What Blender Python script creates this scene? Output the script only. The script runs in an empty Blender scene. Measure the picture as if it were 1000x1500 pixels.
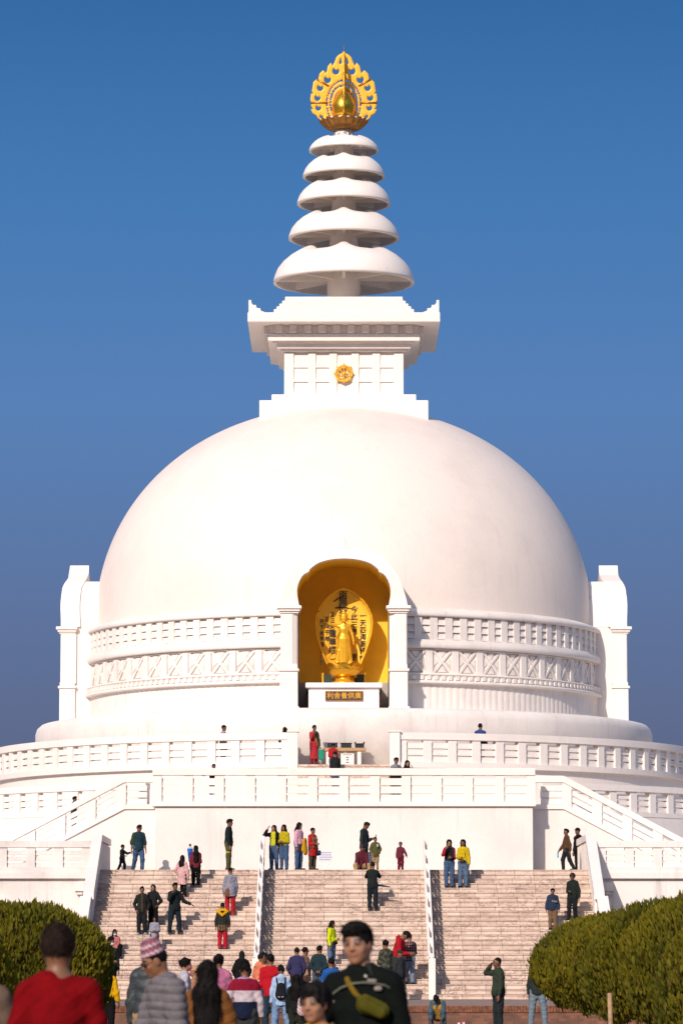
import bpy, bmesh, math, random
import numpy as np
import openvdb
from mathutils import Vector, Matrix

R = math.radians
SC = bpy.context.scene
COL = SC.collection
rnd = random.Random(7)

# ------------------------------------------------------------------ camera model
# level of the lens, its upward pitch and focal length (in photo pixels), measured from the photograph
F_PX, CAM_H, PITCH, AXIS_X = 5600.0, 1.44, math.atan(668 / 5600.0), 503.5
_c, _s = math.cos(PITCH), math.sin(PITCH)

def at(px, py, Y):
    """world X, Z of the photo point px, py on the upright plane at distance Y"""
    b = (750 - py) / F_PX
    t = Y / (_c - b * _s)
    return (px - AXIS_X) / F_PX * t, CAM_H + (_s + b * _c) * t

def proj_y(Y, Z):
    z = Z - CAM_H
    return 750 - F_PX * (-Y * _s + z * _c) / (Y * _c + z * _s)

# ------------------------------------------------------------------ object helpers
def link(o, parent=None):
    COL.objects.link(o)
    if parent is not None:
        o.parent = parent
    return o

def tag(o, label=None, cat=None, group=None, kind=None):
    if label: o['label'] = label
    if cat: o['category'] = cat
    if group: o['group'] = group
    if kind: o['kind'] = kind
    return o

def empty(name, loc=(0, 0, 0), rz=0.0):
    o = bpy.data.objects.new(name, None)
    o.empty_display_size = 0.3
    o.location = loc
    o.rotation_euler = (0, 0, rz)
    return link(o)

class MB:
    """collects simple solids into one mesh"""
    def __init__(self):
        self.v, self.f, self.sm = [], [], []
    def add(self, vs, fs, smooth=False):
        n = len(self.v)
        self.v.extend([tuple(map(float, p)) for p in vs])
        for f in fs:
            self.f.append(tuple(i + n for i in f))
            self.sm.append(smooth)
        return self
    def hexa(self, p):
        """eight corners: bottom 4 (ccw) then top 4"""
        return self.add(p, [(3, 2, 1, 0), (4, 5, 6, 7), (0, 1, 5, 4), (1, 2, 6, 5), (2, 3, 7, 6), (3, 0, 4, 7)])
    def box(self, x0, x1, y0, y1, z0, z1):
        return self.hexa([(x0, y0, z0), (x1, y0, z0), (x1, y1, z0), (x0, y1, z0),
                          (x0, y0, z1), (x1, y0, z1), (x1, y1, z1), (x0, y1, z1)])
    def obox(self, c, t, w, d, z0, z1, dz=0.0):
        """box centred at c (x, y), width w along the unit tangent t, depth d across; top and bottom may slope dz per metre of width"""
        tx, ty = t
        nx, ny = -ty, tx
        p = []
        for z in (z0, z1):
            for a, b in ((-1, -1), (1, -1), (1, 1), (-1, 1)):
                p.append((c[0] + tx * a * w / 2 + nx * b * d / 2, c[1] + ty * a * w / 2 + ny * b * d / 2, z + dz * a * w / 2))
        return self.hexa(p)
    def prism(self, poly, fn, a, b, smooth=False):
        """polygon of 2D points (ccw) swept between depth a and b; fn(u, v, depth) gives the point"""
        n = len(poly)
        vs = [fn(u, v, a) for u, v in poly] + [fn(u, v, b) for u, v in poly]
        fs = [tuple(range(n - 1, -1, -1)), tuple(range(n, 2 * n))]
        k = len(self.v)
        self.add(vs, fs)
        for i in range(n):
            j = (i + 1) % n
            self.f.append((k + i, k + j, k + n + j, k + n + i)); self.sm.append(smooth)
        return self
    def revolve(self, prof, n=96, c=(0, 0), a0=0.0, a1=2 * math.pi, smooth=True, closed=False):
        """profile of (r, z) swept about the upright axis through c; angle 0 faces the camera (-Y)"""
        full = abs(a1 - a0 - 2 * math.pi) < 1e-6
        m = n if full else n + 1
        vs = []
        for i in range(m):
            a = a0 + (a1 - a0) * i / n
            sx, cy = math.sin(a), -math.cos(a)
            for r, z in prof:
                vs.append((c[0] + r * sx, c[1] + r * cy, z))
        q = len(prof)
        k = len(self.v)
        self.v.extend(vs)
        for i in range(n):
            j = (i + 1) % m
            for p in range(q if closed else q - 1):
                p2 = (p + 1) % q
                self.f.append((k + i * q + p, k + j * q + p, k + j * q + p2, k + i * q + p2)); self.sm.append(smooth)
        if closed and not full:
            self.f.append(tuple(k + p for p in range(q))); self.sm.append(False)
            self.f.append(tuple(k + (m - 1) * q + p for p in range(q - 1, -1, -1))); self.sm.append(False)
        return self
    def tube(self, pts, rad, n=8, cap=True):
        pts = [Vector(p) for p in pts]
        if not hasattr(rad, '__len__'): rad = [rad] * len(pts)
        k = len(self.v)
        for i, p in enumerate(pts):
            d = (pts[min(i + 1, len(pts) - 1)] - pts[max(i - 1, 0)]).normalized()
            u = d.orthogonal().normalized() if abs(d.z) > .9 else d.cross(Vector((0, 0, 1))).normalized()
            w = d.cross(u)
            for j in range(n):
                a = 2 * math.pi * j / n
                q = p + (u * math.cos(a) + w * math.sin(a)) * rad[i]
                self.v.append(tuple(q))
        for i in range(len(pts) - 1):
            for j in range(n):
                j2 = (j + 1) % n
                self.f.append((k + i * n + j, k + i * n + j2, k + (i + 1) * n + j2, k + (i + 1) * n + j)); self.sm.append(True)
        if cap:
            self.f.append(tuple(k + j for j in range(n - 1, -1, -1))); self.sm.append(False)
            e = k + (len(pts) - 1) * n
            self.f.append(tuple(e + j for j in range(n))); self.sm.append(False)
        return self
    def build(self, name, mat, parent=None, bevel=0.0, fix=True):
        me = bpy.data.meshes.new(name)
        me.from_pydata(self.v, [], self.f)
        me.polygons.foreach_set('use_smooth', self.sm)
        if fix or bevel:
            bm = bmesh.new(); bm.from_mesh(me)
            bmesh.ops.recalc_face_normals(bm, faces=bm.faces)
            if bevel:
                es = [e for e in bm.edges if len(e.link_faces) == 2 and e.calc_face_angle(0) > .6]
                bmesh.ops.bevel(bm, geom=es, offset=bevel, segments=2, affect='EDGES', clamp_overlap=True)
            bm.to_mesh(me); bm.free()
        me.materials.append(mat)
        return link(bpy.data.objects.new(name, me), parent)

# ------------------------------------------------------------------ materials
def new_mat(name):
    m = bpy.data.materials.new(name); m.use_nodes = True
    nt = m.node_tree
    return m, nt, nt.nodes['Principled BSDF']

def N(nt, kind, **kw):
    n = nt.nodes.new(kind)
    for k, v in kw.items():
        if k in ('inp',):
            for a, b in v.items(): n.inputs[a].default_value = b
        else: setattr(n, k, v)
    return n

def mixc(nt, fac, a, b, blend='MIX'):
    n = nt.nodes.new('ShaderNodeMix'); n.data_type = 'RGBA'; n.blend_type = blend
    for s, v in ((0, fac), (6, a), (7, b)):
        if isinstance(v, bpy.types.NodeSocket): nt.links.new(v, n.inputs[s])
        else: n.inputs[s].default_value = v if s == 0 or len(v) == 4 else (*v, 1)
    return n.outputs[2]

def ramp(nt, src, stops, interp='LINEAR'):
    n = nt.nodes.new('ShaderNodeValToRGB'); cr = n.color_ramp; cr.interpolation = interp
    while len(cr.elements) < len(stops): cr.elements.new(.5)
    for e, (p, c) in zip(cr.elements, stops):
        e.position = p
        e.color = (c, c, c, 1) if not hasattr(c, '__len__') else (*c, 1)
    nt.links.new(src, n.inputs[0])
    return n.outputs[0]

def noise(nt, scale, detail=4, rough=.55, stretch=None, offset=0.0, distort=0.0):
    tc = N(nt, 'ShaderNodeNewGeometry')
    src = tc.outputs['Position']
    mp = N(nt, 'ShaderNodeMapping')
    nt.links.new(src, mp.inputs[0])
    if stretch: mp.inputs['Scale'].default_value = stretch
    mp.inputs['Location'].default_value = (offset, offset * 1.7, offset * .6)
    n = N(nt, 'ShaderNodeTexNoise', inp={'Scale': scale, 'Detail': detail, 'Roughness': rough, 'Distortion': distort})
    nt.links.new(mp.outputs[0], n.inputs['Vector'])
    return n.outputs['Fac']

def bump(nt, bsdf, h, strength=.3, dist=.02):
    b = N(nt, 'ShaderNodeBump', inp={'Strength': strength, 'Distance': dist})
    nt.links.new(h, b.inputs['Height']); nt.links.new(b.outputs[0], bsdf.inputs['Normal'])

def painted(name, base, stain=(.46, .44, .43), amount=.35, rough=.6, streak=True, off=0.0):
    """weathered white paint: broad blotches, thin rain streaks, a little grain"""
    m, nt, b = new_mat(name)
    blot = ramp(nt, noise(nt, .35, 6, .62, offset=off), [(.48, 0), (.78, amount)])
    c = mixc(nt, blot, base, stain)
    if streak:
        st = ramp(nt, noise(nt, 1.0, 5, .65, (3.2, 3.2, .22), off + 3), [(.55, 0), (.8, amount * .9)])
        c = mixc(nt, st, c, stain)
    fine = ramp(nt, noise(nt, 9, 5, .7, offset=off + 7), [(.3, .93), (.75, 1.0)])
    c = mixc(nt, 1.0, c, fine, 'MULTIPLY')
    nt.links.new(c, b.inputs['Base Color'])
    b.inputs['Roughness'].default_value = rough
    bump(nt, b, noise(nt, 14, 4, .6), .12, .01)
    return m

M = {}
M['white'] = painted('white_paint', (.83, .755, .69), amount=.24)
M['dome'] = painted('dome_paint', (.785, .69, .615), (.56, .48, .43), amount=.38, off=11)
M['worn'] = painted('worn_white_paint', (.77, .715, .67), (.30, .285, .275), amount=.62, off=23)
M['band'] = painted('drum_paint', (.81, .74, .68), (.36, .33, .305), amount=.42, off=41)
M['wall'] = painted('wall_paint', (.80, .72, .665), (.44, .38, .35), amount=.34, off=31)

def simple(name, col, rough=.6, metal=0.0, var=.15, scale=6.0, spec=.5):
    m, nt, b = new_mat(name)
    f = ramp(nt, noise(nt, scale, 4, .6), [(.3, 1 - var), (.7, 1.0)])
    nt.links.new(mixc(nt, 1.0, col, f, 'MULTIPLY'), b.inputs['Base Color'])
    b.inputs['Roughness'].default_value = rough; b.inputs['Metallic'].default_value = metal
    b.inputs['Specular IOR Level'].default_value = spec
    return m

M['gold_flame'] = simple('gilded_flame', (.86, .44, .012), .5, .12, .15, 6)
M['gold'] = simple('polished_gold', (.83, .46, .04), .27, .9, .2, 5)
M['gold_dark'] = simple('tarnished_gold', (.42, .19, .035), .45, .6, .4, 6)
M['statue'] = simple('statue_gold', (.90, .50, .03), .34, .55, .2, 8)
M['halo'] = simple('halo_gold', (.88, .48, .025), .5, .3, .15, 5)
M['yellow'] = simple('yellow_wall_paint', (.88, .54, .03), .7, 0, .1, 2)
M['ink'] = simple('black_lettering', (.012, .011, .01), .6, 0, .1)
M['plaque'] = simple('plaque_board', (.07, .03, .025), .5, 0, .3)
M['dark_green'] = simple('dark_green_panel', (.015, .035, .025), .5, 0, .2)
M['grey_dado'] = simple('grey_dado', (.40, .36, .33), .7, 0, .25)
M['marble'] = painted('pedestal_marble', (.78, .72, .70), (.5, .44, .42), amount=.25, off=51)
M['black_box'] = simple('black_plastic', (.015, .016, .017), .4)
M['wood'] = simple('table_wood', (.50, .30, .14), .55, 0, .35, 14)
M['sign'] = simple('sign_board', (.66, .66, .72), .5, 0, .05)
M['print'] = simple('sign_print', (.22, .20, .36), .6, 0, .1)
M['purple_shade'] = simple('rail_core_shade', (.62, .60, .66), .6, 0, .15)  # purplish shade between the railing bars, put into the curb's colour
M['bark'] = simple('bark', (.20, .12, .065), .85, 0, .5, 18)
M['stake'] = simple('weathered_stake', (.42, .26, .15), .8, 0, .45, 22)

def stair_material():
    m, nt, b = new_mat('marble_stair_blocks')
    g = N(nt, 'ShaderNodeNewGeometry')
    sx = N(nt, 'ShaderNodeSeparateXYZ'); nt.links.new(g.outputs['Position'], sx.inputs[0])
    cb = N(nt, 'ShaderNodeCombineXYZ')
    ad = N(nt, 'ShaderNodeMath', operation='ADD', inp={1: -.3665}); nt.links.new(sx.outputs['Z'], ad.inputs[0])
    wob = N(nt, 'ShaderNodeMath', operation='MULTIPLY_ADD', inp={1: .02, 2: 0.0})
    nt.links.new(noise(nt, 3, 2), wob.inputs[0])
    xx = N(nt, 'ShaderNodeMath', operation='ADD'); nt.links.new(sx.outputs['X'], xx.inputs[0]); nt.links.new(wob.outputs[0], xx.inputs[1])
    nt.links.new(xx.outputs[0], cb.inputs[0]); nt.links.new(ad.outputs[0], cb.inputs[1])
    br = N(nt, 'ShaderNodeTexBrick', offset=.18, offset_frequency=3, squash=1.0)
    for k, v in {'Color1': (.72, .56, .45, 1), 'Color2': (.54, .40, .315, 1), 'Mortar': (.12, .08, .06, 1), 'Scale': 1.0,
                 'Mortar Size': .011, 'Mortar Smooth': .35, 'Bias': -.2, 'Brick Width': .69, 'Row Height': .171}.items():
        br.inputs[k].default_value = v
    nt.links.new(cb.outputs[0], br.inputs['Vector'])
    c = br.outputs['Color']
    # brown scribbled veins inside patches, and greyer worn blocks
    vein = ramp(nt, noise(nt, 5.2, 9, .78, (1, 1, 2.2), 4, 1.4), [(.49, 0), (.555, 1.0), (.62, .15)])
    patch = ramp(nt, noise(nt, .75, 4, .6, (1, 1, 1.6), 9), [(.40, 0), (.56, 1)])
    f = N(nt, 'ShaderNodeMath', operation='MULTIPLY'); nt.links.new(vein, f.inputs[0]); nt.links.new(patch, f.inputs[1])
    c = mixc(nt, f.outputs[0], c, (.17, .10, .075))
    pale = ramp(nt, noise(nt, 1.6, 3, .5, (1, 1, 5), 17), [(.45, 0), (.75, .45)])
    c = mixc(nt, pale, c, (.66, .51, .42))
    dirt = ramp(nt, noise(nt, 2.6, 7, .72, (1, 1, 1.2), 29), [(.50, 0), (.70, .62)])
    c = mixc(nt, dirt, c, (.33, .24, .20))
    nt.links.new(c, b.inputs['Base Color']); b.inputs['Roughness'].default_value = .55
    bump(nt, b, br.outputs['Fac'], -.4, .01)
    return m
M['stairs'] = stair_material()

def brick_material():
    m, nt, b = new_mat('red_brick')
    g = N(nt, 'ShaderNodeNewGeometry')
    sx = N(nt, 'ShaderNodeSeparateXYZ'); nt.links.new(g.outputs['Position'], sx.inputs[0])
    cb = N(nt, 'ShaderNodeCombineXYZ'); nt.links.new(sx.outputs['X'], cb.inputs[0]); nt.links.new(sx.outputs['Z'], cb.inputs[1])
    br = N(nt, 'ShaderNodeTexBrick', offset=.5)
    for k, v in {'Color1': (.25, .095, .05, 1), 'Color2': (.13, .055, .033, 1), 'Mortar': (.12, .085, .065, 1), 'Scale': 1.0,
                 'Mortar Size': .010, 'Mortar Smooth': .2, 'Brick Width': .235, 'Row Height': .082}.items():
        br.inputs[k].default_value = v
    nt.links.new(cb.outputs[0], br.inputs['Vector'])
    soot = ramp(nt, noise(nt, 1.4, 6, .7), [(.42, 0), (.68, .8)])
    c = mixc(nt, soot, br.outputs['Color'], (.06, .035, .025))
    nt.links.new(c, b.inputs['Base Color']); b.inputs['Roughness'].default_value = .85
    bump(nt, b, br.outputs['Fac'], -.6, .01)
    return m
M['brick'] = brick_material()
M['coping'] = simple('brick_coping', (.27, .10, .048), .85, 0, .75, 9)
M['paving'] = painted('brown_paving', (.25, .165, .13), (.12, .085, .07), amount=.6, rough=.8, streak=False, off=61)
M['ground'] = painted('dusty_ground', (.24, .17, .12), (.12, .10, .06), amount=.7, rough=.95, streak=False, off=71)

def attr_mat(name, rough, grain, gscale, sheen=0.0, sss=0.0, spec=.4):
    m, nt, b = new_mat(name)
    a = N(nt, 'ShaderNodeVertexColor', layer_name='Col')
    f = ramp(nt, noise(nt, gscale, 4, .65), [(.3, 1 - grain), (.7, 1.0)])
    nt.links.new(mixc(nt, 1.0, a.outputs['Color'], f, 'MULTIPLY'), b.inputs['Base Color'])
    b.inputs['Roughness'].default_value = rough
    b.inputs['Specular IOR Level'].default_value = spec
    if sss:
        b.inputs['Subsurface Weight'].default_value = sss * .6
        b.inputs['Subsurface Radius'].default_value = (.012, .005, .003)
    bump(nt, b, noise(nt, gscale * 3, 3, .6), .15, .004)
    return m
M['skin'] = attr_mat('skin', .5, .12, 18, sss=.08)
M['cloth'] = attr_mat('woven_cloth', .92, .3, 16, spec=.08)
M['shiny_cloth'] = attr_mat('shiny_cloth', .5, .2, 12, spec=.35)
M['hair'] = attr_mat('hair', .65, .55, 45, spec=.10)
# ------------------------------------------------------------------ levels (metres)
YC = 165.0                 # axis of the stupa
Z_PAVE, Z_LAND, Z_MID, Z_UP, Z_BASE = .36, 4.98, 7.45, 9.35, 11.73
STEP_H, STEP_T, STAIR_Y = (Z_LAND - Z_PAVE) / 27, .36, 130.3
STAIR_W, STAIR_TOP_Y = 8.64, 130.3 + .36 * 26
BLOCK_Y, SIDE_Y = 146.2, 147.4

_INV = {}
def root(name, loc, label, cat, group=None):
    o = empty(name, loc)
    _INV[o.name] = Matrix.Translation(Vector(loc)).inverted()
    return tag(o, label, cat, group)
_link0 = link
def link(o, parent=None):
    _link0(o, parent)
    if parent is not None and parent.name in _INV:
        o.matrix_parent_inverse = _INV[parent.name]
    return o

def ring(a, r):
    return (r * math.sin(a), YC - r * math.cos(a))

def sweep_section(mb, path, sect):
    """rectangle-like section [(across, up)] carried along path [(x, y, z)]; across is to the right of travel"""
    n = len(path); q = len(sect); k = len(mb.v)
    for i, (x, y, z) in enumerate(path):
        a = path[max(i - 1, 0)]; b = path[min(i + 1, n - 1)]
        dx, dy = b[0] - a[0], b[1] - a[1]
        l = math.hypot(dx, dy) or 1
        nx, ny = dy / l, -dx / l
        for s, u in sect:
            mb.v.append((x + nx * s, y + ny * s, z + u))
    for i in range(n - 1):
        for p in range(q):
            p2 = (p + 1) % q
            mb.f.append((k + i * q + p, k + (i + 1) * q + p, k + (i + 1) * q + p2, k + i * q + p2)); mb.sm.append(False)
    mb.f.append(tuple(range(k, k + q))); mb.sm.append(False)
    mb.f.append(tuple(range(k + (n - 1) * q + q - 1, k + (n - 1) * q - 1, -1))); mb.sm.append(False)

def rect(w, z0, z1, lip=0.0):
    return [(-w / 2, z0), (w / 2, z0), (w / 2, z1), (-w / 2, z1)]

def balustrade(label, path, pitch, mat, group, curb=.16, total=1.25, rail=.24, thick=.30, post=.33, first_post=True, last_post=True, curb_w=.44, rail_w=.40):
    """path: dense polyline [(x, y, z of the floor edge)]; posts and three-board panels between curb and rail"""
    t = root('balustrade', path[0], label, 'balustrade', group)
    m = MB(); sweep_section(m, path, rect(rail_w, total - rail, total)); m.build('rail', mat, t, bevel=.012)
    m = MB(); sweep_section(m, path, rect(curb_w, -.02, curb)); m.build('curb', mat, t)
    # arc length table
    L = [0]
    for a, b in zip(path, path[1:]): L.append(L[-1] + math.hypot(b[0] - a[0], b[1] - a[1]))
    def pt(s):
        s = min(max(s, 0), L[-1])
        for i in range(len(L) - 1):
            if s <= L[i + 1] + 1e-9:
                f = (s - L[i]) / (L[i + 1] - L[i]); a, b = path[i], path[i + 1]
                d = ((b[0] - a[0]) / (L[i + 1] - L[i]), (b[1] - a[1]) / (L[i + 1] - L[i]))
                return [a[j] + (b[j] - a[j]) * f for j in range(3)], d, (b[2] - a[2]) / (L[i + 1] - L[i])
    n = max(1, round((L[-1] - post) / pitch)); p = (L[-1] - post) / n
    z0, z1 = curb, total - rail
    for k in range(n + 1):
        c, d, sl = pt(post / 2 + k * p)
        if (k or first_post) and (k < n or last_post):
            m = MB(); m.obox(c, d, post, thick, c[2] + z0, c[2] + z1, sl); m.build('post', mat, t)
        if k < n:
            c, d, sl = pt(post / 2 + (k + .5) * p)
            w = p - post + .02
            m = MB(); h = (z1 - z0 - .07) / 3
            for j in range(3):
                m.obox(c, d, w, .10, c[2] + z0 + .012 + j * h, c[2] + z0 + j * h + h - .035, sl)
                m.obox(c, d, w, .15, c[2] + z0 + .012 + j * h, c[2] + z0 + j * h + h * .42, sl)
            m.build('panel', mat, t)
    return t

# ------------------------------------------------------------------ ground
g = MB()
ys = [-60, 0, 60, 90, 100, 109.6]; zs = [-.05, -.05, -.05, -.05, -.12, -.22]
for i in range(len(ys) - 1):
    for j in range(-8, 8):
        x0, x1 = j * 50, (j + 1) * 50
        g.add([(x0, ys[i], zs[i]), (x1, ys[i], zs[i]), (x1, ys[i + 1], zs[i + 1]), (x0, ys[i + 1], zs[i + 1])], [(0, 1, 2, 3)])
for j in range(-8, 8):
    g.add([(j * 50, 109.6, -.22), (j * 50 + 50, 109.6, -.22), (j * 50 + 50, 900, -.22), (j * 50, 900, -.22)], [(0, 1, 2, 3)])
tag(g.build('ground', M['ground']), kind='structure')
g = MB(); g.box(-13.5, 13.5, 110.28, 140.6, -.3, Z_PAVE)
tag(g.build('pavement', M['paving']), kind='structure')

# brick edge wall of the pavement
t = root('brick_wall', (0, 110.1, -.3), 'low red brick edging wall with upright coping bricks below the stairs', 'wall')
g = MB(); g.box(-13.5, 13.5, 110.0, 110.28, -.3, .17); g.build('brick_courses', M['brick'], t)
g = MB(); x = -13.5
while x < 13.45:
    w = .072 + rnd.uniform(-.004, .004); h = .355 + rnd.uniform(-.006, .006)
    g.box(x, x + w, 109.97 + rnd.uniform(-.006, .006), 110.25, .172, h); x += w + .013
g.build('coping', M['coping'], t)
g = MB(); g.box(-13.49, 13.49, 110.0, 110.245, .17, .335); g.build('mortar_bed', M['ground'], t)

# ------------------------------------------------------------------ main stairs
t = root('stairs', (0, STAIR_Y, Z_PAVE), 'wide flight of stained beige marble steps climbing to the white landing', 'stairs')
g = MB()
for i in range(27):
    y0 = STAIR_Y + i * STEP_T; z1 = Z_PAVE + (i + 1) * STEP_H
    y1 = y0 + STEP_T if i < 26 else 147.9
    jx = rnd.uniform(-.006, .006)
    g.box(-STAIR_W - .24, STAIR_W + .24, y0 + jx, 147.9 - .0007 * i, z1 - STEP_H + .0005, z1 - .036)
    g.box(-STAIR_W - .243, STAIR_W + .243, y0 - .030 + jx, y1 + .05, z1 - .0358, z1)
g.build('steps', M['stairs'], t)

def stair_z(y):
    i = min(max(int((y - STAIR_Y) / STEP_T), -1), 26)
    return Z_PAVE + (i + 1) * STEP_H

# slender railings dividing the flight
for sx, lab in ((-1, 'slender white stair railing dividing the flight, the left one'), (1, 'slender white stair railing dividing the flight, the right one')):
    X = sx * 2.985
    t = root('stair_railing', (X, STAIR_Y, Z_PAVE), lab, 'railing', 'white railings on the stairs')
    ya, yb = 131.0, 140.35
    sl = STEP_H / STEP_T
    zt = lambda y: Z_PAVE + .92 + (y - STAIR_Y + STEP_T) * sl
    g = MB()
    for e in (-.066, .066):
        g.hexa([(X + e - .022, ya, zt(ya) - .17), (X + e + .022, ya, zt(ya) - .17), (X + e + .022, yb, zt(yb) - .17), (X + e - .022, yb, zt(yb) - .17),
                (X + e - .022, ya, zt(ya)), (X + e + .022, ya, zt(ya)), (X + e + .022, yb, zt(yb)), (X + e - .022, yb, zt(yb))])
    g.build('handrail', M['white'], t)
    g = MB()
    g.hexa([(X - .07, ya, zt(ya) - .92 - .2), (X + .07, ya, zt(ya) - .92 - .2), (X + .07, yb, zt(yb) - .92 - .2), (X - .07, yb, zt(yb) - .92 - .2),
            (X - .07, ya, zt(ya) - .62), (X + .07, ya, zt(ya) - .62), (X + .07, yb, zt(yb) - .62), (X - .07, yb, zt(yb) - .62)])
    g.build('curb', M['purple_shade'], t)
    n = 8
    for k in range(n + 1):
        y = ya + .14 + (yb - ya - .28) * k / n
        d = .14
        g = MB(); g.hexa([(X - .0885, y - d, zt(y - d) - .95), (X + .0885, y - d, zt(y - d) - .95), (X + .0885, y + d, zt(y + d) - .95), (X - .0885, y + d, zt(y + d) - .95),
                          (X - .0885, y - d, zt(y - d) + .004), (X + .0885, y - d, zt(y - d) + .004), (X + .0885, y + d, zt(y + d) + .004), (X - .0885, y + d, zt(y + d) + .004)])
        g.build('post', M['white'], t)
    g = MB(); g.box(X - .115, X + .115, 130.2, 131.02, Z_PAVE, zt(131.0) - .03); g.build('newel', M['white'], t, bevel=.01)

# ------------------------------------------------------------------ landing terrace
t = root('landing_terrace', (0, 140, -.2), 'white retaining wall and landing at the head of the main stairs', 'terrace')
for sx in (-1, 1):
    g = MB(); a, b = sorted((sx * 9.19, sx * 40)); g.box(a, b, 140.0, 200, -.3, 4.66); g.build('retaining_wall', M['worn'], t)
    g = MB(); a, b = sorted((sx * 9.19, sx * 40)); g.box(a, b, 139.84, 143.2, 4.662, 4.9); g.build('cornice', M['worn'], t, bevel=.01)
g = MB(); g.box(-40, 40, 147.92, 200, 4.6, Z_LAND); g.build('landing_floor', M['worn'], t)
for sx in (-1, 1):
    g = MB(); a, b = sorted((sx * 9.19, sx * 40)); g.box(a, b, 140.5, 147.915, 4.89, Z_LAND - .01); g.build('landing_floor', M['worn'], t)
for sx, w in ((-1, 'left'), (1, 'right')):
    pts = [(sx * 9.22, 140.1, 4.91), (sx * 30, 140.1, 4.91)]
    balustrade('white balustrade along the landing edge %s of the stairs above the hedges' % w, pts, 1.04, M['worn'], 'balustrades of the stupa', total=1.13, rail=.25)
    # small spout box under the cornice
    X = sx * 9.62
    t = root('wall_box', (X, 139.9, 4.2), 'small square box fixed to the retaining wall %s of the stairs' % w, 'wall box', 'boxes on the retaining wall')
    g = MB(); g.box(X - .18, X + .18, 139.72, 140.0, 4.2, 4.52); g.build('housing', M['worn'], t, bevel=.012)
    g = MB(); g.box(X - .11, X + .11, 139.8, 140.0, 4.08, 4.2); g.build('bracket', M['worn'], t, bevel=.01)

# stair-side parapets: level beside the landing, then falling with the flight, with a small drop half-way
for sx, w in ((-1, 'left'), (1, 'right')):
    t = root('stair_parapet', (sx * 8.87, 130, Z_PAVE), 'thick white sloping parapet along the %s side of the stairs' % w, 'parapet', 'parapets of the stairs')
    def seg(mb, x0, x1, line, d0, d1):
        for (ya, za), (yb, zb) in zip(line, line[1:]):
            a, b = sorted((sx * x0, sx * x1))
            mb.hexa([(a, ya, za + d0), (b, ya, za + d0), (b, yb, zb + d0), (a, yb, zb + d0),
                     (a, ya, za + d1), (b, ya, za + d1), (b, yb, zb + d1), (a, yb, zb + d1)])
    up = [(135.8, 4.08), (140.4, 6.28), (145.9, 6.28)]
    lo = [(129.6, .99), (135.8, 3.96)]
    g = MB(); seg(g, 8.84, 9.21, up, -.24, 0); g.build('rail', M['white'], t)
    g = MB(); seg(g, 8.93, 9.33, lo, -.26, 0); g.build('rail', M['white'], t)
    g = MB(); seg(g, 8.95, 9.185, up, -1.9, -.239); seg(g, 8.99, 9.30, lo, -1.6, -.259); g.build('wall', M['white'], t)
    g = MB(); y = 129.9
    zl = lambda yy: (.99 + (yy - 129.6) * .479) if yy < 135.8 else min(6.28, 4.08 + (yy - 135.8) * .4783)
    while y < 145.7:
        a, b = sorted((sx * (8.865 if y > 135.6 else 8.945), sx * 9.0))
        d = .34 if y < 140.4 else .30
        z1a, z1b = zl(y) - .3, zl(y + d) - .3
        z0a, z0b = zl(y) - 1.5, zl(y + d) - 1.5
        g.hexa([(a, y, z0a), (b, y, z0a), (b, y + d, z0b), (a, y + d, z0b), (a, y, z1a), (b, y, z1a), (b, y + d, z1b), (a, y + d, z1b)])
        y += .47
    g.build('balusters', M['white'], t)
    g = MB(); a, b = sorted((sx * 8.88, sx * 9.38)); g.box(a, b, 129.2, 129.62, Z_PAVE - .5, 1.2); g.build('newel', M['white'], t, bevel=.02)

# ------------------------------------------------------------------ double stair block in front of the round terraces
t = root('stair_block', (0, BLOCK_Y, Z_LAND), 'projecting white wall block between the two side stairs', 'wall')
ZB = 7.55
g = MB(); g.box(-7.2, 7.2, BLOCK_Y, 149.0, Z_LAND + .004, ZB); g.build('wall', M['wall'], t)
g = MB(); g.box(-7.32, 7.32, BLOCK_Y - .12, 149.0, ZB + .002, ZB + .14); g.build('string_course', M['white'], t, bevel=.01)
balustrade('straight white balustrade on top of the projecting block', [(-7.3, BLOCK_Y + .1, ZB + .145), (7.3, BLOCK_Y + .1, ZB + .145)], 1.185, M['white'], 'balustrades of the stupa',
           curb=.03, total=1.31, rail=.27, post=.35, curb_w=.34)
for sx, w in ((-1, 'left'), (1, 'right')):
    t = root('side_stairs', (sx * 10, SIDE_Y, Z_LAND), 'side flight with a smooth white flank wall, %s of the projecting block' % w, 'stairs', 'side stairs of the block')
    poly = [(7.2, Z_LAND + .005), (13.45, Z_LAND + .005), (8.5, 7.52), (7.2, 7.52)]
    g = MB()
    g.prism([(sx * a, b) for a, b in (poly if sx > 0 else poly[::-1])], lambda u, v, d: (u, d, v), SIDE_Y, SIDE_Y + 2.2)
    g.build('flank_wall', M['wall'], t)
    g = MB()
    for i in range(14):
        x1 = 13.2 - i * .34; a, b = sorted((sx * 7.22, sx * x1))
        g.box(a, b, SIDE_Y + .3, SIDE_Y + 2.2, Z_LAND + .006 + i * .178, Z_LAND + .006 + (i + 1) * .178)
    g.build('steps', M['stairs'], t)
    path = [(sx * 7.22, SIDE_Y + .12, 7.52), (sx * 8.42, SIDE_Y + .12, 7.52), (sx * 8.48, SIDE_Y + .12, 7.5), (sx * 13.4, SIDE_Y + .12, 4.92)]
    balustrade('sloping white balustrade descending to the %s from the projecting block' % w, path, 1.12, M['white'], 'balustrades of the stupa',
               curb=.16, total=1.26, rail=.26, post=.37, first_post=False, curb_w=.4)

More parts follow.
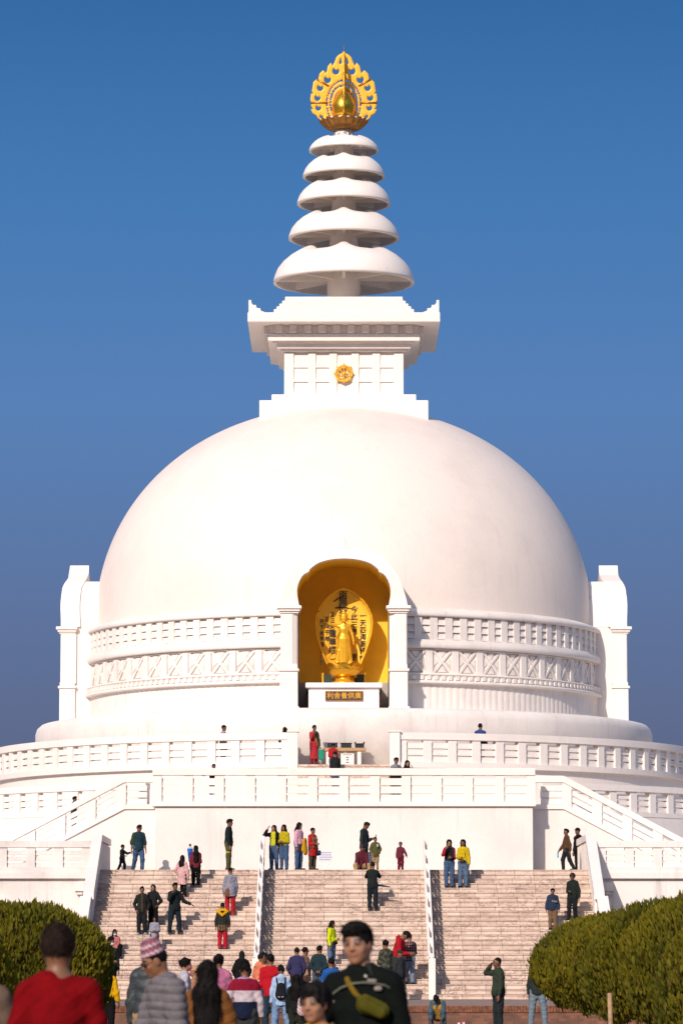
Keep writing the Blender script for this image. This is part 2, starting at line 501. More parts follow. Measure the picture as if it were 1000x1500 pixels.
# round terraces
def drum_wall(name, label, r, z0, z1, mat, lip=.08, lip_h=.2):
    t = root(name, (0, YC - r, z0), label, 'terrace', 'round terraces of the stupa')
    g = MB(); g.revolve([(0, z0), (r, z0), (r, z1), (0, z1)], 192, (0, YC), smooth=False); 
    o = g.build('wall', mat, t)
    return t
drum_wall('round_terrace', 'wide lower round white terrace behind the side stairs', 18.3, Z_LAND + .004, 7.44, M['white'])
drum_wall('round_terrace', 'upper round white terrace carrying the curved balustrade', 15.05, 7.43, Z_UP - .1, M['white'])
def arc(r, a0, a1, z, n):
    return [(*ring(a0 + (a1 - a0) * i / n, r), z) for i in range(n + 1)]
for sx, w in ((-1, 'left'), (1, 'right')):
    a0 = math.asin(7.6 / 18.1)
    balustrade('curved white balustrade of the lower terrace behind the %s side stairs' % w, arc(18.1, sx * a0, sx * 1.5, 7.36, 40), 1.06, M['white'],
               'balustrades of the stupa', total=1.2, rail=.25)
    a0 = math.asin(2.1 / 15.0)
    balustrade('long curved white balustrade of the upper terrace, %s half' % w, arc(15.0, sx * a0, sx * 1.5, Z_UP - .1, 44), .99, M['white'],
               'balustrades of the stupa', curb=.2, total=1.36, rail=.28, post=.34, curb_w=.46)
    t = root('gate_pillar', (sx * 2.0, 149.95, Z_UP - .1), 'square white end pillar of the upper balustrade, %s of the inner steps' % w, 'pillar', 'end pillars of the upper balustrade')
    g = MB(); g.box(sx * 2.0 - .2, sx * 2.0 + .2, 149.85, 150.4, 7.45, 10.62); g.build('shaft', M['white'], t, bevel=.015)
    g = MB(); g.box(sx * 2.0 - .235, sx * 2.0 + .235, 149.81, 150.44, 10.622, 10.68); g.build('cap', M['white'], t, bevel=.01)
t = root('inner_steps', (0, 147.5, Z_MID), 'short flight of pale steps in the gap of the upper balustrade', 'stairs')
g = MB()
for i in range(10):
    g.box(-1.78, 1.78, 147.5 + i * .26, 151, 7.60 + i * .175, 7.60 + (i + 1) * .175)
g.build('steps', M['stairs'], t)

# ------------------------------------------------------------------ the stupa itself
ST = root('stupa', (0, YC, Z_UP), 'huge white domed stupa with a five tiered spire and golden finial', 'stupa')
g = MB(); g.revolve([(0, Z_UP - .1), (13.27, Z_UP - .1), (13.27, Z_BASE - .4), (13.2, Z_BASE - .17), (13.05, Z_BASE - .03), (12.9, Z_BASE), (0, Z_BASE)], 192, (0, YC))
g.build('drum_base', M['band'], ST)

SKIP = math.asin(2.35 / 11)            # the bands stop behind the portals
SPANS = [(SKIP, math.pi / 2 - SKIP), (math.pi / 2 + SKIP, math.pi), (-math.pi / 2 + SKIP, -SKIP), (-math.pi, -math.pi / 2 - SKIP)]

def band(prof, n=60):
    g = MB()
    for a0, a1 in SPANS: g.revolve(prof, n, (0, YC), a0, a1, closed=True)
    return g
def dbox(mb, a, w, r0, r1, z0, z1):
    c = ring(a, (r0 + r1) / 2); mb.obox(c, (math.cos(a), math.sin(a)), w, r1 - r0, z0, z1)
def cells(pitch, margin=.12):
    for a0, a1 in SPANS:
        n = int((a1 - a0 - margin / 11) / pitch * 11); p = (a1 - a0) / n
        for i in range(n): yield a0 + (i + .5) * p, p * 11

g = MB()                                # fluted foot
for a0, a1 in SPANS:
    n = int((a1 - a0) * 11.05 / .30) * 6; k = len(g.v)
    for i in range(n + 1):
        a = a0 + (a1 - a0) * i / n; r = 11.05 + .022 * abs(math.sin(math.pi * i / 6)) ** .6
        for rr, z in ((r, Z_BASE), (r, 12.9)): g.v.append((*ring(a, rr), z))
    for i in range(n): g.f.append((k + 2 * i, k + 2 * i + 2, k + 2 * i + 3, k + 2 * i + 1)); g.sm.append(True)
g.build('fluted_band', M['band'], ST, fix=False)
g = band([(10.5, 12.86), (11.24, 12.86), (11.27, 12.92), (11.24, 12.99), (11.14, 13.0), (11.14, 13.2), (11.2, 13.215), (11.2, 13.27), (10.5, 13.27)])
for a, p in cells(.30):
    dbox(g, a, .15, 11.1, 11.22, 13.02, 13.19)
g.build('dentil_moulding', M['band'], ST)
g = band([(10.4, 13.272), (10.955, 13.272), (10.955, 14.30), (10.4, 14.30)])
for a, p in cells(1.12):
    dbox(g, a - .5 * p / 11, .30, 10.9, 11.045, 13.272, 14.28)
    t_, w_, zc = (math.cos(a), math.sin(a)), p - .32, 13.775
    n_ = (math.sin(a), -math.cos(a))
    def q(u, v, d): return (ring(a, 11.0)[0] + t_[0] * u + n_[0] * d, ring(a, 11.0)[1] + t_[1] * u + n_[1] * d, zc + v)
    hw, hh = w_ / 2, .48
    for s in (-1, 1):                   # the diagonal cross of each cell, its frame and its four small facets
        L_ = math.hypot(hw, hh); ux, uz = hw / L_, s * hh / L_
        px_, pz_ = -uz * .05, ux * .05
        quad = [(-hw - px_, -s * hh - pz_), (hw - px_, s * hh - pz_), (hw + px_, s * hh + pz_), (-hw + px_, -s * hh + pz_)]
        g.prism(quad, q, -.05, .012 + .004 * s)
    for tri in ([(-.17, hh - .06), (.17, hh - .06), (0, .16)], [(-.17, -hh + .06), (.17, -hh + .06), (0, -.16)],
                [(-hw + .05, .17), (-hw + .05, -.17), (-.14, 0)], [(hw - .05, .17), (hw - .05, -.17), (.14, 0)]):
        g.prism(tri, q, -.05, -.012)
    dbox(g, a, w_, 10.9, 11.05, 13.272, 13.315); dbox(g, a, w_, 10.9, 11.05, 14.235, 14.28)
g.build('lattice_band', M['band'], ST)
g = band([(10.4, 14.302), (11.16, 14.302), (11.2, 14.36), (11.2, 14.52), (11.12, 14.6), (11.12, 14.66), (10.4, 14.66)])
g.build('moulding', M['band'], ST)
g = band([(10.4, 14.662), (10.94, 14.662), (10.94, 15.62), (10.4, 15.62)])
for a, p in cells(.64):
    dbox(g, a - .5 * p / 11, .32, 10.85, 11.08, 14.662, 15.6)
    t_ = (math.cos(a), math.sin(a)); n_ = (math.sin(a), -math.cos(a)); c = ring(a, 10.925)
    for j in range(3):                  # three sloping boards in each opening
        za = 14.68 + j * .29
        w_ = p - .32
        P = lambda u, d, z: (c[0] + t_[0] * u + n_[0] * d, c[1] + t_[1] * u + n_[1] * d, z)
        g.hexa([P(-w_ / 2, .14, za), P(w_ / 2, .14, za), P(w_ / 2, -.02, za), P(-w_ / 2, -.02, za),
                P(-w_ / 2, .05, za + .27), P(w_ / 2, .05, za + .27), P(w_ / 2, -.02, za + .27), P(-w_ / 2, -.02, za + .27)])
g.build('louvre_band', M['band'], ST)
g = band([(10.4, 15.602), (11.15, 15.602), (11.18, 15.64), (11.18, 15.76), (11.06, 15.84), (10.9, 15.9), (10.4, 16.1)])
g.build('cornice', M['band'], ST)

# portals ---------------------------------------------------------------
OUT = [(0, 18.78), (.05, 18.62), (.14, 18.47), (.4, 18.32), (.8, 18.22), (1.12, 18.1), (1.5, 17.93), (1.62, 17.74), (1.9, 17.5), (2.16, 17.12), (2.36, 16.65), (2.5, 16.2), (2.56, 15.89)]
INN = [(0, 17.81), (.30, 17.80), (.577, 17.76), (.83, 17.70), (1.06, 17.61), (1.25, 17.48), (1.38, 17.36), (1.41, 17.25), (1.50, 17.23), (1.60, 17.17), (1.70, 17.05), (1.78, 16.9), (1.85, 16.72), (1.885, 16.5), (1.87, 16.3), (1.83, 16.08), (1.80, 15.89)]
def resample(pl, n):
    L = [0]
    for a, b in zip(pl, pl[1:]): L.append(L[-1] + math.dist(a, b))
    out = []
    for i in range(n + 1):
        s = L[-1] * i / n; j = 0
        while j < len(L) - 2 and s > L[j + 1]: j += 1
        f = (s - L[j]) / (L[j + 1] - L[j]); out.append(tuple(pl[j][k] + (pl[j + 1][k] - pl[j][k]) * f for k in (0, 1)))
    return out
def mirror(pl): return [(-x, z) for x, z in pl[::-1]] + pl[1:]
NS = 40
inn_r, out_r = mirror(resample(INN, NS)), mirror(resample(OUT, NS))
def vset(z):                            # the head of the frame leans back a little
    f = min(max((z - 17.6) / .6, 0), 1); return -.19 * f * f * (3 - 2 * f) + .045 * math.exp(-((z - 16.9) / .6) ** 2)
def ringmesh(mb, P, outer, inner, v0, v1, lean=True):
    n = len(outer); k = len(mb.v)
    for v in (v1, v0):
        for pl in (outer, inner):
            for x, z in pl: mb.v.append(P(x, v + (vset(z) if lean else 0), z))
    o1, i1, o0, i0 = k, k + n, k + 2 * n, k + 3 * n
    for j in range(n - 1):
        for a, b in ((o1, i1), (i1, i0), (i0, o0), (o0, o1)):
            mb.f.append((a + j, a + j + 1, b + j + 1, b + j)); mb.sm.append(False)
    for j in (0, n - 1):
        mb.f.append((o1 + j, i1 + j, i0 + j, o0 + j)); mb.sm.append(False)

def portal(ang, front):
    s, c = math.sin(ang), math.cos(ang)
    P = lambda u, v, z: (v * s + u * c, YC - v * c + u * s, z)
    def pbox(mb, u0, u1, v0, v1, z0, z1):
        mb.hexa([P(u0, v1, z0), P(u1, v1, z0), P(u1, v0, z0), P(u0, v0, z0), P(u0, v1, z1), P(u1, v1, z1), P(u1, v0, z1), P(u0, v0, z1)])
    g = MB(); ringmesh(g, P, out_r, inn_r, 11.25, 12.06); po = g.build('portal', M['white'], ST)
    # neck joining the frame to the dome
    cap = [(x * .955, min(z, 17.98) - .03 * (z > 16)) for x, z in out_r]
    g = MB(); ringmesh(g, P, cap, [(x * 1.012, z + .012) for x, z in inn_r], 8.3, 11.40, False)
    for e in (-1, 1):
        a, b = sorted((e * 1.83, e * 2.42)); pbox(g, a, b, 8.3, 11.45, Z_BASE - .02, 15.9)
    g.build('portal_neck', M['white'], po)
    for e in (-1, 1):
        q = lambda a, b: tuple(sorted((e * a, e * b)))
        g = MB()
        ch = .13
        oc = [(1.87, 11.40), (2.54, 11.40), (2.54, 12.07 - .04), (2.50, 12.07), (1.87 + ch * 1.6, 12.07), (1.87, 12.07 - ch)]
        oc = [(e * a, b) for a, b in oc]
        g.prism(oc, lambda u, v, d: P(u, v, d), 13.46, 15.58)
        pbox(g, *q(1.85, 2.56), 11.44, 12.10, Z_BASE, 13.25)
        pbox(g, *q(1.86, 2.55), 11.45, 12.09, 13.36, 13.52)
        g.build('column', M['white'], po, bevel=.012)
        g = MB(); pbox(g, *q(1.80, 2.62), 11.40, 12.16, 13.252, 13.358); g.build('base_moulding', M['white'], po, bevel=.012)
        g = MB(); pbox(g, *q(1.79, 2.64), 11.38, 12.19, Z_BASE + .002, Z_BASE + .10); g.build('plinth', M['white'], po, bevel=.012)
        g = MB(); pbox(g, *q(1.82, 2.56), 11.44, 12.12, 15.582, 15.66); pbox(g, *q(1.76, 2.62), 11.4, 12.19, 15.662, 15.76); pbox(g, *q(1.70, 2.69), 11.36, 12.26, 15.762, 15.888)
        g.build('capital', M['white'], po, bevel=.012)
    # lining and back wall of the niche
    full = [(-1.80, Z_BASE + .0)] + inn_r + [(1.80, Z_BASE + .0)]
    def lining(z0, z1, mat, name, inset):
        pl = [(x * (1 - inset / 1.8), z) for x, z in full if z0 <= z <= z1]
        if pl[0][1] > z0: pl = [(pl[0][0] if pl[0][1] <= 15.9 else -1.8, z0)] + pl + [(1.8, z0)]
        if z1 < 15: pl = [(-1.8 + inset, z1), (-1.8 + inset, z0), (1.8 - inset, z0), (1.8 - inset, z1)]
        g = MB(); n = len(pl)
        vs = [P(x, 11.42, z) for x, z in pl] + [P(x, 8.46, z) for x, z in pl]
        g.add(vs, [(j, j + 1, n + j + 1, n + j) for j in range(n - 1)] + ([tuple(range(n, 2 * n))] if z1 > 15 else [(n, n + 1, n + 2, n + 3)]))
        g.build(name, mat, po, fix=False)
    lining(13.06, 19, M['yellow'], 'niche_wall', .004)
    lining(Z_BASE, 13.058, M['grey_dado'], 'niche_dado', .004)
    return po
portal(0, True); portal(math.pi / 2, False); portal(-math.pi / 2, False); portal(math.pi, False)

# dome ------------------------------------------------------------------
def dome_z(r): return 16.1 + 9.52 * max(0, 1 - (r / 10.75) ** 2.15) ** .48
g = MB(); nphi, nr = 288, 70
prof = []
for i in range(nr + 1):
    a = math.pi / 2 * i / nr; r = 10.75 * math.cos(a); prof.append((max(r, .001), dome_z(r) if i < nr else 25.62))
prof = [(10.75, 15.85)] + prof
k = 0
for i in range(nphi):
    a = 2 * math.pi * i / nphi
    for r, z in prof: g.v.append((*ring(a, r), z))
q = len(prof)
def inside(v):
    dx, dy, z = v[0], v[1] - YC, v[2]
    for u, w in ((dx, -dy), (dy, dx), (-dy, -dx), (-dx, dy)):
        if w > 5 and z < 17.95:
            au = abs(u); lim = 1.95 if z < 17.15 else max(0, 1.95 - (z - 17.15) * 1.1)
            if au < lim: return True
    return False
ins = [inside(v) for v in g.v]
for i in range(nphi):
    j = (i + 1) % nphi
    for p in range(q - 1):
        f = (i * q + p, j * q + p, j * q + p + 1, i * q + p + 1)
        if not any(ins[x] for x in f): g.f.append(f); g.sm.append(True)
g.build('dome', M['dome'], ST, fix=False)

# harmika ---------------------------------------------------------------
HA = MB()
def sqbox(mb, w, z0, z1): mb.box(-w, w, YC - w, YC + w, z0, z1)
sqbox(HA, 2.45, 25.9, 27.76); ha = HA.build('harmika', M['white'], ST)
g = MB(); sqbox(g, 3.60, 24.6, 25.50); g.build('base_slab', M['white'], ha, bevel=.015)
g = MB(); sqbox(g, 3.09, 25.502, 25.83); g.build('base_slab', M['white'], ha, bevel=.015)
def four(mb, fn):
    for k in range(4):
        c, s = (1, 0, -1, 0)[k], (0, 1, 0, -1)[k]
        P = lambda u, v, z, c=c, s=s: (v * s + u * c, YC - v * c + u * s, z)
        fn(mb, P)
def pb(mb, P, u0, u1, v0, v1, z0, z1):
    mb.hexa([P(u0, v1, z0), P(u1, v1, z0), P(u1, v0, z0), P(u0, v0, z0), P(u0, v1, z1), P(u1, v1, z1), P(u1, v0, z1), P(u0, v0, z1)])
cols = [(-2.56, -2.15), (-1.53, -1.20), (-.62, -.29), (.33, .65), (1.22, 1.56), (2.15, 2.56)]
for k in range(4):
    c, s = (1, 0, -1, 0)[k], (0, 1, 0, -1)[k]
    P = lambda u, v, z: (v * s + u * c, YC - v * c + u * s, z)
    for i, (a, b) in enumerate(cols):
        if i == 5: continue
        g = MB(); pb(g, P, a, b if i else -2.15, (2.4 if i else 2.15), 2.56, 25.832, 27.74); g.build('pilaster', M['white'], ha, bevel=.01)
    for (a0, a1), (b0, b1) in zip(cols, cols[1:]):
        g = MB()
        for j in range(3):
            za = 25.84 + j * .62
            g.hexa([P(a1 - .01, 2.535, za), P(b0 + .01, 2.535, za), P(b0 + .01, 2.4, za), P(a1 - .01, 2.4, za),
                    P(a1 - .01, 2.475, za + .60), P(b0 + .01, 2.475, za + .60), P(b0 + .01, 2.4, za + .60), P(a1 - .01, 2.4, za + .60)])
        g.build('panel', M['white'], ha)
g = MB(); sqbox(g, 2.70, 27.762, 27.86); sqbox(g, 2.87, 27.862, 28.07); g.build('lower_moulding', M['white'], ha, bevel=.012)
g = MB(); sqbox(g, 3.05, 28.072, 28.13); sqbox(g, 3.25, 28.132, 28.45); sqbox(g, 3.22, 28.452, 28.81); g.build('upper_moulding', M['white'], ha, bevel=.012)
for k in range(4):
    c, s = (1, 0, -1, 0)[k], (0, 1, 0, -1)[k]
    P = lambda u, v, z: (v * s + u * c, YC - v * c + u * s, z)
    for i in range(10):
        u = -2.79 + i * .62; g = MB(); pb(g, P, u - .16, u + .16, 3.08, 3.42, 28.47, 28.80); g.build('dentil', M['white'], ha, bevel=.01)
g = MB(); sqbox(g, 4.10, 28.812, 29.22); g.build('top_slab', M['white'], ha, bevel=.015)
def scallop(x0, z0, x1, z1, n):
    """steps of small round lobes between two points"""
    out = []
    for i in range(n):
        ax, az = x0 + (x1 - x0) * i / n, z0 + (z1 - z0) * i / n
        bx, bz = x0 + (x1 - x0) * (i + 1) / n, z0 + (z1 - z0) * (i + 1) / n
        for j in range(5):
            f = j / 5; nx, nz = -(bz - az), (bx - ax); L = math.hypot(nx, nz)
            b_ = .075 * math.sin(math.pi * f) * (1 if z1 < z0 else 1)
            out.append((ax + (bx - ax) * f + nx / L * b_, az + (bz - az) * f + nz / L * b_))
    return out
for k in range(2):
    pass
half = [(2.50, 29.91), (2.51, 29.75)] + scallop(2.51, 29.73, 2.98, 29.25, 4)[1:] + [(2.99, 29.222)]
par = [(-x, z) for x, z in half[::-1]] + half
for sy in (-1, 1):
    g = MB(); g.prism(par, lambda u, z, d: (u, YC + sy * d, z), 3.7, 4.02); g.build('parapet', M['white'], ha)
g = MB(); g.box(-2.45, 2.45, YC - 2.45, YC + 2.45, 29.222, 29.9); g.build('upper_block', M['white'], ha)
for sx in (-1, 1):
    for sy in (-1, 1):
        g = MB()
        ac = [(4.06, 29.222), (4.06, 29.76), (3.98, 29.72)] + scallop(3.94, 29.69, 3.38, 29.27, 3)[1:] + [(3.36, 29.222)]
        g.prism([(sx * x, z) for x, z in ac], lambda u, z, d: (u, YC + sy * d, z), 3.95, 4.063)
        g.prism([(x, z) for x, z in ac], lambda u, z, d: (sx * d, YC + sy * (u - .001), z), 3.952, 4.058)
        g.build('acroterion', M['white'], ha)
# wheel emblem
g = MB(); wy, wz = YC - 2.66, 26.80
for rr, th in ((.34, .045), (.26, .02)):
    g.tube([(rr * math.cos(a), wy, wz + rr * math.sin(a)) for a in [2 * math.pi * i / 40 for i in range(41)]], th, 8, False)
for i in range(8):
    a = math.pi * i / 4
    g.tube([(0, wy, wz), (.41 * math.cos(a), wy, wz + .41 * math.sin(a))], [.03, .024], 6)
    g.tube([(.38 * math.cos(a), wy, wz + .38 * math.sin(a)), (.43 * math.cos(a), wy, wz + .43 * math.sin(a))], [.045, .03], 6)
g.revolve([(.001, wz - .09), (.09, wz - .04), (.09, wz + .04), (.001, wz + .09)], 12, (0, wy))
g.tube([(0, wy, wz), (0, YC - 2.40, wz)], .05, 8)
g.build('wheel_emblem', M['gold_flame'], ha)

# spire: five parasol discs on a mast ------------------------------------
DISCS = [(3.08, 31.21, .72, .92), (2.42, 33.17, .60, .90), (2.05, 34.72, .53, .93), (1.80, 35.93, .47, .95), (1.53, 37.10, .42, .76)]
BELL = [(1.0, 0.0), (.999, .04), (.985, .10), (.945, .21), (.87, .32), (.79, .395), (.70, .445), (.63, .470), (.56, .482), (.51, .480)]
def sect(Rd, h, phi, rc, inner=0.0):
    """bell section of a disc, from the rim up to the scalloped edge of its top opening"""
    wv = (math.cos(6 * phi) + .25 * math.cos(12 * phi))
    out = []
    for i, (r, z) in enumerate(BELL):
        f = (i / (len(BELL) - 1)) ** 3
        out.append((r * Rd - inner * (1 - f * .6), z * Rd * h * (1 + .14 * wv * f) - inner * .8 * f))
    return out
for Rd, zr, rcol, rc in DISCS:
    h = rc
    g = MB(); n = 144; m = len(BELL)
    th = .06 * Rd if Rd < 2 else .13
    for i in range(n):
        phi = 2 * math.pi * i / n
        for r, z in sect(Rd, h, phi, rc): g.v.append((r * math.sin(phi), YC - r * math.cos(phi), zr + z))
        for r, z in sect(Rd, h, phi, rc, th)[::-1]: g.v.append((r * math.sin(phi), YC - r * math.cos(phi), zr + z - (.012 if z < .01 else 0)))
    q = 2 * m
    for i in range(n):
        j = (i + 1) % n
        for p in range(q):
            p2 = (p + 1) % q
            g.f.append((i * q + p, j * q + p, j * q + p2, i * q + p2)); g.sm.append(p not in (m - 1, q - 1))
    di = g.build('parasol_disc', M['white'], ST)
    for k in range(8):                  # ribs carrying the disc
        a = math.pi / 4 * k
        pr = [p for p in sect(Rd, h, a, rc, th * .5)]
        wv = .07 * Rd / 3
        g = MB(); poly = [(rcol * .8, .10)] + [(Rd - th * .6, .10)] + [(r, max(z, .11)) for r, z in pr if r < Rd - th * .7] + [(rcol * .8, pr[-1][1] * (1.0 if k % 2 == 0 else .9))]
        sa, ca = math.sin(a), -math.cos(a)
        g.prism(poly, lambda u, v, d: (u * sa - d * ca, YC + u * ca + d * sa, zr + v), -wv, wv); g.build('rib', M['white'], di)
g = MB(); mp = [(.001, 30.0), (.74, 30.0)]
for (Rd, zr, rcol, rc), nx in zip(DISCS, DISCS[1:] + [None]):
    zt = zr + .33 * Rd
    mp += [(rcol, zt - .62 * Rd * 0 - .9 if Rd > 3 else zr - .05), (rcol, zt)]
mp += [(.42, 37.6), (.42, 38.1), (.001, 38.1)]
g.revolve(mp, 48, (0, YC)); g.build('mast', M['white'], ST)

# golden finial ----------------------------------------------------------
g = MB(); n, m = 200, 14
for i in range(n):
    a = 2 * math.pi * i / n; lob = abs(math.cos(a * 9))
    for j in range(m):
        f = j / (m - 1)
        r = .36 + .70 * f ** .62 + .09 * f * (lob ** .4 - .6); z = 38.02 + .42 * f ** 1.5 + (.10 * lob ** .6 - .05) * f ** 3
        if j > m - 4: r += .03 * (j - m + 4) / 3
        g.v.append((*ring(a, r - .06 * (1 - lob) * f), z))
    
for i in range(n):
    j = (i + 1) % n
    for p in range(m - 1): g.f.append((i * m + p, j * m + p, j * m + p + 1, i * m + p + 1)); g.sm.append(True)
cup = g.build('lotus_cup', M['gold_dark'], ST, fix=False)
g = MB(); g.revolve([(.001, 38.44), (.93, 38.44), (.93, 38.50), (.6, 38.56), (.001, 38.56)], 48, (0, YC)); g.build('cup_floor', M['white'], cup)
g = MB(); pe = []
for i in range(22):
    f = i / 21; a = math.pi * f
    z = 38.56 + 1.40 * f; r = .56 * (math.sin(math.pi * min(1, (f * .80 + .20))) ** .75) * (1 - .12 * f)
    pe.append((max(r, .002), z))
pe[0] = (.47, 38.56); pe.insert(0, (.001, 38.56))
g.revolve(pe, 48, (0, YC)); g.build('jewel', M['gold'], ST)

# flame aureole: two pierced plates crossing on the axis, carved on a fine grid
def flame_grid():
    s = .0038                            # metres per unit of the drawing
    vs = .016
    X, Z = np.meshgrid(np.arange(0, 1.62, vs), np.arange(38.30, 41.78, vs), indexing='ij')
    u = X / s; v = 1077 - (Z - 37.93) / s * 1.0           # drawing units, v down
    v = 110 + (41.62 - Z) / (41.62 - 38.46) * (900 - 110)
    u = X / 1.46 * 380
    def circ(cx, cy, r): return np.hypot(u - cx, v - cy) - r
    def cap(ax, ay, bx, by, r0, r1):
        t = np.clip(((u - ax) * (bx - ax) + (v - ay) * (by - ay)) / ((bx - ax) ** 2 + (by - ay) ** 2), 0, 1)
        return np.hypot(u - ax - t * (bx - ax), v - ay - t * (by - ay)) - (r0 + (r1 - r0) * t)
    OUTL = [(-40, 112), (0, 112), (22, 138), (52, 150), (86, 182), (104, 232), (128, 280), (136, 262), (150, 243), (184, 285), (196, 345), (208, 362),
            (218, 344), (238, 328), (278, 366), (288, 412), (292, 446), (296, 436), (309, 424), (350, 464), (358, 520), (366, 562), (350, 598), (360, 592),
            (374, 588), (384, 655), (372, 704), (377, 722), (362, 752), (352, 772), (364, 770), (381, 763), (356, 812), (312, 838), (300, 862), (270, 886), (244, 902), (-40, 902)]
    D = np.full(u.shape, 1e9); sg = np.ones(u.shape)
    for (ax, ay), (bx, by) in zip(OUTL, OUTL[1:] + OUTL[:1]):
        ex, ey = bx - ax, by - ay; wx, wy = u - ax, v - ay
        t = np.clip((wx * ex + wy * ey) / (ex * ex + ey * ey), 0, 1)
        D = np.minimum(D, np.hypot(wx - ex * t, wy - ey * t))
        c1, c2, c3 = v >= ay, v < by, ex * wy > ey * wx
        sg = np.where((c1 & c2 & c3) | (~c1 & ~c2 & ~c3), -sg, sg)
    D = D * sg
    # crescent openings
    for cx, cy, r in ((92, 338, 40), (188, 434, 40), (272, 526, 36), (302, 640, 34), (292, 752, 32), (256, 848, 22)):
        h = np.maximum(circ(cx, cy, r), -circ(cx - 8, cy - r * .95, r * .62))
        D = np.maximum(D, -h)
    D = np.maximum(D, -np.maximum(cap(34, 200, 40, 245, 8, 15), -(u - 12)))
    # filigree ring round the jewel and the clear oval behind it
    ring_ = np.abs(np.hypot(u, (v - 700) / 1.32) - 172)
    rr = random.Random(3)
    for k in range(58):
        a = math.pi * (k % 29) / 28 - math.pi / 2; q = 152 if k < 29 else 194
        cx, cy = q * math.cos(a) + rr.uniform(-5, 5), 700 - 1.32 * q * math.sin(a) + rr.uniform(-5, 5)
        if cy < 860: D = np.maximum(D, -circ(cx, cy, rr.uniform(9, 13)))
    D = np.maximum(D, -(np.hypot(u, (v - 700) / 1.28) - 118))
    D = np.minimum(D, np.maximum(np.abs(u) - 7, np.maximum(v - 870, 118 - v)))
    return D * s, vs
D2, vs = flame_grid()
full2 = np.concatenate([D2[:0:-1], D2], 0)
def plate(name, rot, off):
    T = 5
    yy = (np.arange(-T, T + 1) * .02)[None, None, :]
    relief = np.clip(-full2, 0, .05) * .25
    D3 = np.maximum(full2[:, :, None], np.abs(yy) - .03 - relief[:, :, None])
    gr = openvdb.FloatGrid(); gr.background = 3.0
    gr.copyFromArray(np.clip(D3 / vs, -3, 3).astype(np.float32))
    v, q = gr.convertToQuads(0.0)
    x = (v[:, 0] - (D2.shape[0] - 1)) * vs; z = 38.30 + v[:, 1] * vs; y = (v[:, 2] - T) * .02
    me = bpy.data.meshes.new(name)
    P = np.stack([x, y, z], 1) if not rot else np.stack([y, x, z], 1)
    P[:, 1] += YC
    me.from_pydata(P.tolist(), [], q.tolist()); me.materials.append(M['gold_flame'])
    bm = bmesh.new(); bm.from_mesh(me); bmesh.ops.recalc_face_normals(bm, faces=bm.faces); bm.to_mesh(me); bm.free()
    return link(bpy.data.objects.new(name, me), ST)
plate('flame_aureole', False, 0); plate('flame_aureole', True, 0)
g = MB(); g.tube([(0, YC, 41.5), (0, YC, 41.95)], [.02, .006], 6)
for k in range(4):
    a = math.pi / 2 * k
    for (r0, z0), (r1, z1) in (((.70, 39.27), (1.46, 39.27)), ((.66, 40.02), (1.2, 40.33))):
        g.tube([(r0 * math.cos(a), YC + r0 * math.sin(a), z0), (r1 * math.cos(a), YC + r1 * math.sin(a), z1)], .07, 6)
g.build('aureole_brace', M['gold_dark'], ST)
# ------------------------------------------------------------------ figures: smooth distance fields turned into one continuous mesh
def nrm(v):
    v = np.asarray(v, float); return v / (np.linalg.norm(v) + 1e-9)

